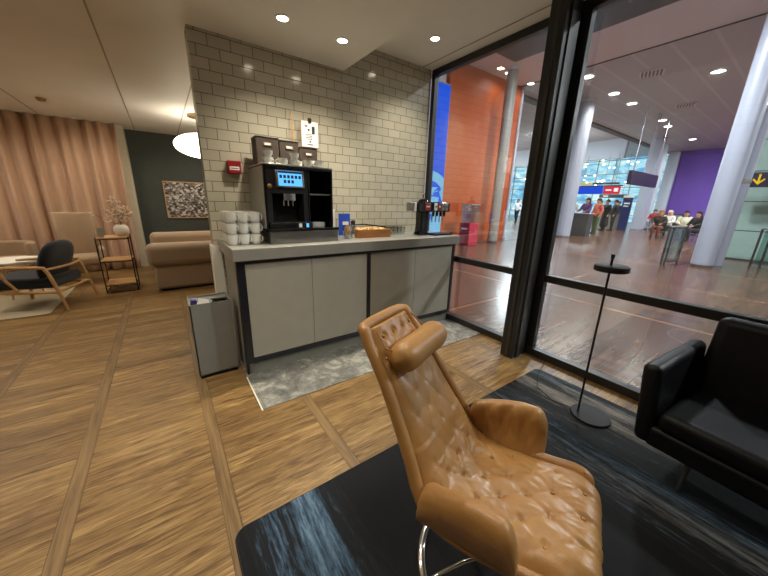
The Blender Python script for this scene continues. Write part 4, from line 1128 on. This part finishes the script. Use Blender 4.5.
def person(x, y, rz, pose, top, legs, hair, label, group=None, long_coat=False, skirt=False, s=1.0, hair_long=False):
    t = thing('person', label, 'person', (x, y, 0), rz, group); t.scale = (s, s, s)
    if pose == 'sit':
        H = .46; hip = (0, 0, H); kn = [(.44, .10, .48), (.44, -.10, .48)]; an = [(.40, .11, .09), (.42, -.11, .09)]
        el = [(.10, .25, H + .26), (.10, -.25, H + .26)]; ha = [(.34, .14, H + .18), (.34, -.14, H + .18)]
    else:
        H = .93; hip = (0, 0, H); st = .16 if pose == 'walk' else .02
        kn = [(st * .9, .10, .50), (-st * .3, -.10, .50)]; an = [(st, .10, .09), (-st * 1.3, -.10, .10)]
        el = [(-.04 + st * -.4, .25, H + .20), (-.02 + st * .5, -.25, H + .20)]; ha = [(.06, .26, H - .02), (.10 + st * .6, -.26, H + .0)]
        if pose == 'reach': el = [(.12, .24, H + .22), (.12, -.24, H + .22)]; ha = [(.36, .18, H + .14), (.36, -.18, H + .14)]
    lean = .04 if pose == 'sit' else .0
    ch = (lean, 0, H + .30); nk = (lean + .01, 0, H + .52); hd = (lean + .03, 0, H + .66)
    sh = [(lean, .17, H + .45), (lean, -.17, H + .45)]
    hp = [(0, .09, H - .02), (0, -.09, H - .02)]
    toe = [(an[0][0] + .15, an[0][1], .035), (an[1][0] + .15, an[1][1], .035)]
    body = [(hip, .13), (ch, .135), (nk, .055), (hd, .095), (sh[0], .06), (sh[1], .06), (el[0], .043), (el[1], .043), (ha[0], .03), (ha[1], .03), (hp[0], .09), (hp[1], .09), (kn[0], .06), (kn[1], .06), (an[0], .04), (an[1], .04)]
    hnd = []
    E_ = [(0, 1), (1, 2), (2, 3), (1, 4), (1, 5), (4, 6), (5, 7), (6, 8), (7, 9), (0, 10), (0, 11), (10, 12), (11, 13), (12, 14), (13, 15)]
    bod = list(body); n = len(bod)
    for i in (0, 1):       # hands with five short fingers
        hx, hy, hz = ha[i]; ex, ey, ez = el[i]; d = Vector((hx - ex, hy - ey, hz - ez)).normalized(); side = d.cross(Vector((0, 0, 1)));
        if side.length < .2: side = Vector((1, 0, 0))
        side.normalize(); palm = Vector((hx, hy, hz)) + d * .07
        bod.append((tuple(palm), .030)); pi = len(bod) - 1; E_.append((8 + i, pi))
        for f_ in range(4):
            bod.append((tuple(palm + d * (.075 - .008 * abs(f_ - 1.3)) + side * (.018 * (f_ - 1.5))), .010)); E_.append((pi, len(bod) - 1))
        bod.append((tuple(palm + side * .045 + d * .02), .011)); E_.append((pi, len(bod) - 1))
    # face: nose and jaw
    bod.append(((hd[0] + .10, 0, hd[2] - .01), .014)); E_.append((3, len(bod) - 1)); bod.append(((hd[0] + .03, 0, hd[2] - .07), .06)); E_.append((3, len(bod) - 1))
    add_skin('body', bod, E_, M['skin'], t)
    up = [(hip, .155), (ch, .16), ((nk[0], 0, nk[2] - .05), .075), (sh[0], .078), (sh[1], .078), (el[0], .06), (el[1], .06), (tuple(Vector(ha[0]).lerp(Vector(el[0]), .12)), .045), (tuple(Vector(ha[1]).lerp(Vector(el[1]), .12)), .045)]
    eu = [(0, 1), (1, 2), (1, 3), (1, 4), (3, 5), (4, 6), (5, 7), (6, 8)]
    if long_coat: up += [((0, 0, H - .25), .19), ((0, 0, .38), .21)]; eu += [(0, 9), (9, 10)]
    add_skin('coat' if long_coat else 'jacket', up, eu, cloth(*top), t)
    lo = [(hip, .15), (hp[0], .105), (hp[1], .105), (kn[0], .078), (kn[1], .078), (an[0], .055), (an[1], .055)]
    add_skin('trousers', lo, [(0, 1), (0, 2), (1, 3), (2, 4), (3, 5), (4, 6)], cloth(*legs), t)
    for i in (0, 1): add_skin('shoe', [((an[i][0] - .03, an[i][1], .045), .045), (toe[i], .038)], [(0, 1)], cloth(30, 28, 28), t)
    hm = MB(); hm.ball((hd[0] - .022, 0, hd[2] + .035), .108, .104, .10, 14, 9)
    if hair_long: hm.ball((hd[0] - .065, 0, hd[2] - .10), .07, .10, .16, 12, 8)
    ob('hair', hm, cloth(*hair), t)
    for sy in (-1, 1): ob('eye', MB().ball((hd[0] + .088, sy * .033, hd[2] + .008), .011, .011, .008, 8, 6), 'print', t)
    return t
D = (26, 27, 32)
person(20.1, 6.98, 2.6, 'stand', D, D, (24, 20, 20), 'person in a long black coat standing in the hall', long_coat=True)
person(20.9, 6.85, 2.2, 'stand', (34, 36, 46), D, (20, 18, 18), 'person in dark clothes just right of the long black coat')
person(17.0, 6.75, 2.9, 'reach', (86, 50, 104), (120, 60, 60), (26, 20, 20), 'person in a violet top at the right end of the charcoal desk', hair_long=True)
person(17.5, 6.45, 2.6, 'stand', (206, 104, 84), (70, 90, 60), (60, 40, 30), 'person in a coral top behind the charcoal desk')
person(16.8, 7.35, 3.6, 'stand', (220, 220, 226), (60, 62, 70), (130, 110, 90), 'person in white behind the charcoal desk')
person(26.5, 8.5, 3.0, 'walk', (40, 42, 60), D, (30, 24, 22), 'far person in dark clothes walking before the navy kiosk')
person(23.6, 8.6, 3.3, 'stand', (44, 40, 44), D, (30, 24, 22), 'far dark-clothed person between the desk and the long black coat')
person(22.0, 13.5, 3.3, 'walk', (214, 216, 228), D, (50, 36, 28), 'person in a white shirt and black trousers seen beside the dark post')
# bench rows with seated people
def bench(x, y, rz, n, label, zseat=.42):
    b = thing('bench_seat', label, 'bench', (x, y, 0), rz)
    for i in range(n):
        ob('seat', B(-.22, .26, i * .6 - .26, i * .6 + .26, zseat - .10, zseat - .05), 'desk', b, bev=.02)
        ob('backrest', B(-.28, -.23, i * .6 - .26, i * .6 + .26, zseat, .82), 'desk', b, bev=.02)
    ob('beam', B(-.05, .05, -.3, n * .6 - .3, zseat - .16, zseat - .10), 'steel', b)
    for k in (0, n - 1): ob('leg', B(-.2, .2, k * .6 - .03, k * .6 + .03, 0, zseat - .16), 'steel', b)
bench(18.9, 2.9, 2.75, 0 + 1, 'dark waiting seat nearest the wide column') if False else None
bench(19.1, 3.0, PI, 1, 'single dark waiting seat behind the glass barrier') if False else None
bs = [(18.7, 4.28, 3.2, (52, 44, 40), (120, 60, 50), (150, 92, 50), 'seated person with light brown hair and dark top, left of the seated row', True),
      (20.3, 4.3, 2.9, (224, 220, 214), (36, 40, 52), (206, 180, 150), 'seated person in a pale jacket with fair hair in the row', True),
      (19.3, 3.55, 3.4, (206, 202, 178), (30, 30, 36), (30, 24, 22), 'seated person in a cream top with black hair in the row', True),
      (18.4, 2.95, 2.6, (28, 28, 32), (40, 40, 46), (26, 20, 20), 'seated person in a black coat nearest the wide column', True)]
for x, y, rz, tp_, lg, hr, lab, hl in bs: person(x, y, rz, 'sit', tp_, lg, hr, lab, hair_long=hl)
for i, (x, y, rz, *_r) in enumerate(bs):
    st = thing('waiting_seat', 'dark waiting chair under the %s seated person of the row' % ['leftmost', 'second', 'third', 'rightmost'][i], 'chair', (x, y, 0), rz)
    ob('seat', B(-.2, .22, -.24, .24, .24, .29), 'desk', st, bev=.015); ob('backrest', B(-.27, -.22, -.24, .24, .35, .85), 'desk', st, bev=.015)
    for sx in (-.16, .16):
        for sy in (-.18, .18): ob('leg', MB().cyl(sx, sy, 0, .24, .015, 8), 'steel', st)
person(25.3, 6.1, 3.0, 'sit', (176, 50, 62), (160, 150, 160), (40, 30, 28), 'seated person in a red top beside the square pillar')
st = thing('waiting_seat', 'dark chair under the person in a red top', 'chair', (25.3, 6.1, 0), 3.0)
ob('seat', B(-.2, .22, -.24, .24, .24, .29), 'desk', st, bev=.015); ob('backrest', B(-.27, -.22, -.24, .24, .35, .8), 'desk', st, bev=.015)
for sx in (-.16, .16):
    for sy in (-.18, .18): ob('leg', MB().cyl(sx, sy, 0, .24, .015, 8), 'steel', st)
person(14.6, 7.15, 2.8, 'sit', (40, 40, 46), (90, 80, 84), (30, 24, 22), 'seated dark-clothed person left of the white round column')
st = thing('waiting_seat', 'dark chair left of the white round column', 'chair', (14.6, 7.15, 0), 2.8)
ob('seat', B(-.2, .22, -.24, .24, .24, .29), 'desk', st, bev=.015); ob('backrest', B(-.27, -.22, -.24, .24, .35, .8), 'desk', st, bev=.015)
for sx in (-.16, .16):
    for sy in (-.18, .18): ob('leg', MB().cyl(sx, sy, 0, .24, .015, 8), 'steel', st)

# ------------------------------------------------------------------ lights of the lounge
WARM = (1, .90, .74)
for x, y, z, p_ in ((.79, 2.28, 2.39, 60), (1.22, 2.29, 2.39, 60), (2.10, 2.27, 2.635, 58),
                    (.15, 1.3, 2.39, 50), (.95, .95, 2.39, 27), (-.9, .9, 2.39, 26), (-.9, 2.3, 2.39, 34), (-1.9, 2.3, 2.39, 26), (.3, -.5, 2.39, 14), (-1.9, -.6, 2.39, 14),
                    (-.6, 4.3, 2.39, 26), (-1.9, 4.4, 2.39, 34), (-.75, 6.2, 2.39, 36), (-2.0, 6.0, 2.39, 46), (-3.1, 5.6, 2.39, 38), (.6, 6.6, 2.39, 34)):  # far-left spots added to warm that area, its ceiling shows no downlights
    spot((x, y, z), p_ * (1.25 if z > 0 else 1), 122 if 2.2 < y < 2.3 else (164 if y > 4 else 138), 1.0, WARM)
point((.62, 5.5, 1.75), 10, (1, .82, .55), .15)

# world
w = bpy.data.worlds.new('world'); S.world = w; w.use_nodes = True
bg = w.node_tree.nodes['Background']; bg.inputs[0].default_value = (.35, .42, .55, 1); bg.inputs[1].default_value = .15

# ------------------------------------------------------------------ camera
cam = bpy.data.cameras.new('camera'); co = bpy.data.objects.new('camera', cam); C.objects.link(co)
yaw, pit, rol = (math.radians(a) for a in (35.755, 16.056, 1.594))
f = Vector((math.sin(yaw) * math.cos(pit), math.cos(yaw) * math.cos(pit), -math.sin(pit)))
r = Vector((math.cos(yaw), -math.sin(yaw), 0)); u = r.cross(f)
r2 = math.cos(rol) * r + math.sin(rol) * u; u2 = -math.sin(rol) * r + math.cos(rol) * u
mw = Matrix((r2, u2, -f)).transposed().to_4x4(); mw.translation = (0, 0, 1.3)
co.matrix_world = mw
cam.sensor_width = 36; cam.lens = 302.15 / 768 * 36; cam.clip_start = .02; cam.clip_end = 200
S.camera = co
S.view_settings.view_transform = 'Standard'; S.view_settings.look = 'None'; S.view_settings.gamma = 1; S.view_settings.use_curve_mapping = False
S.view_settings.exposure = 0.0
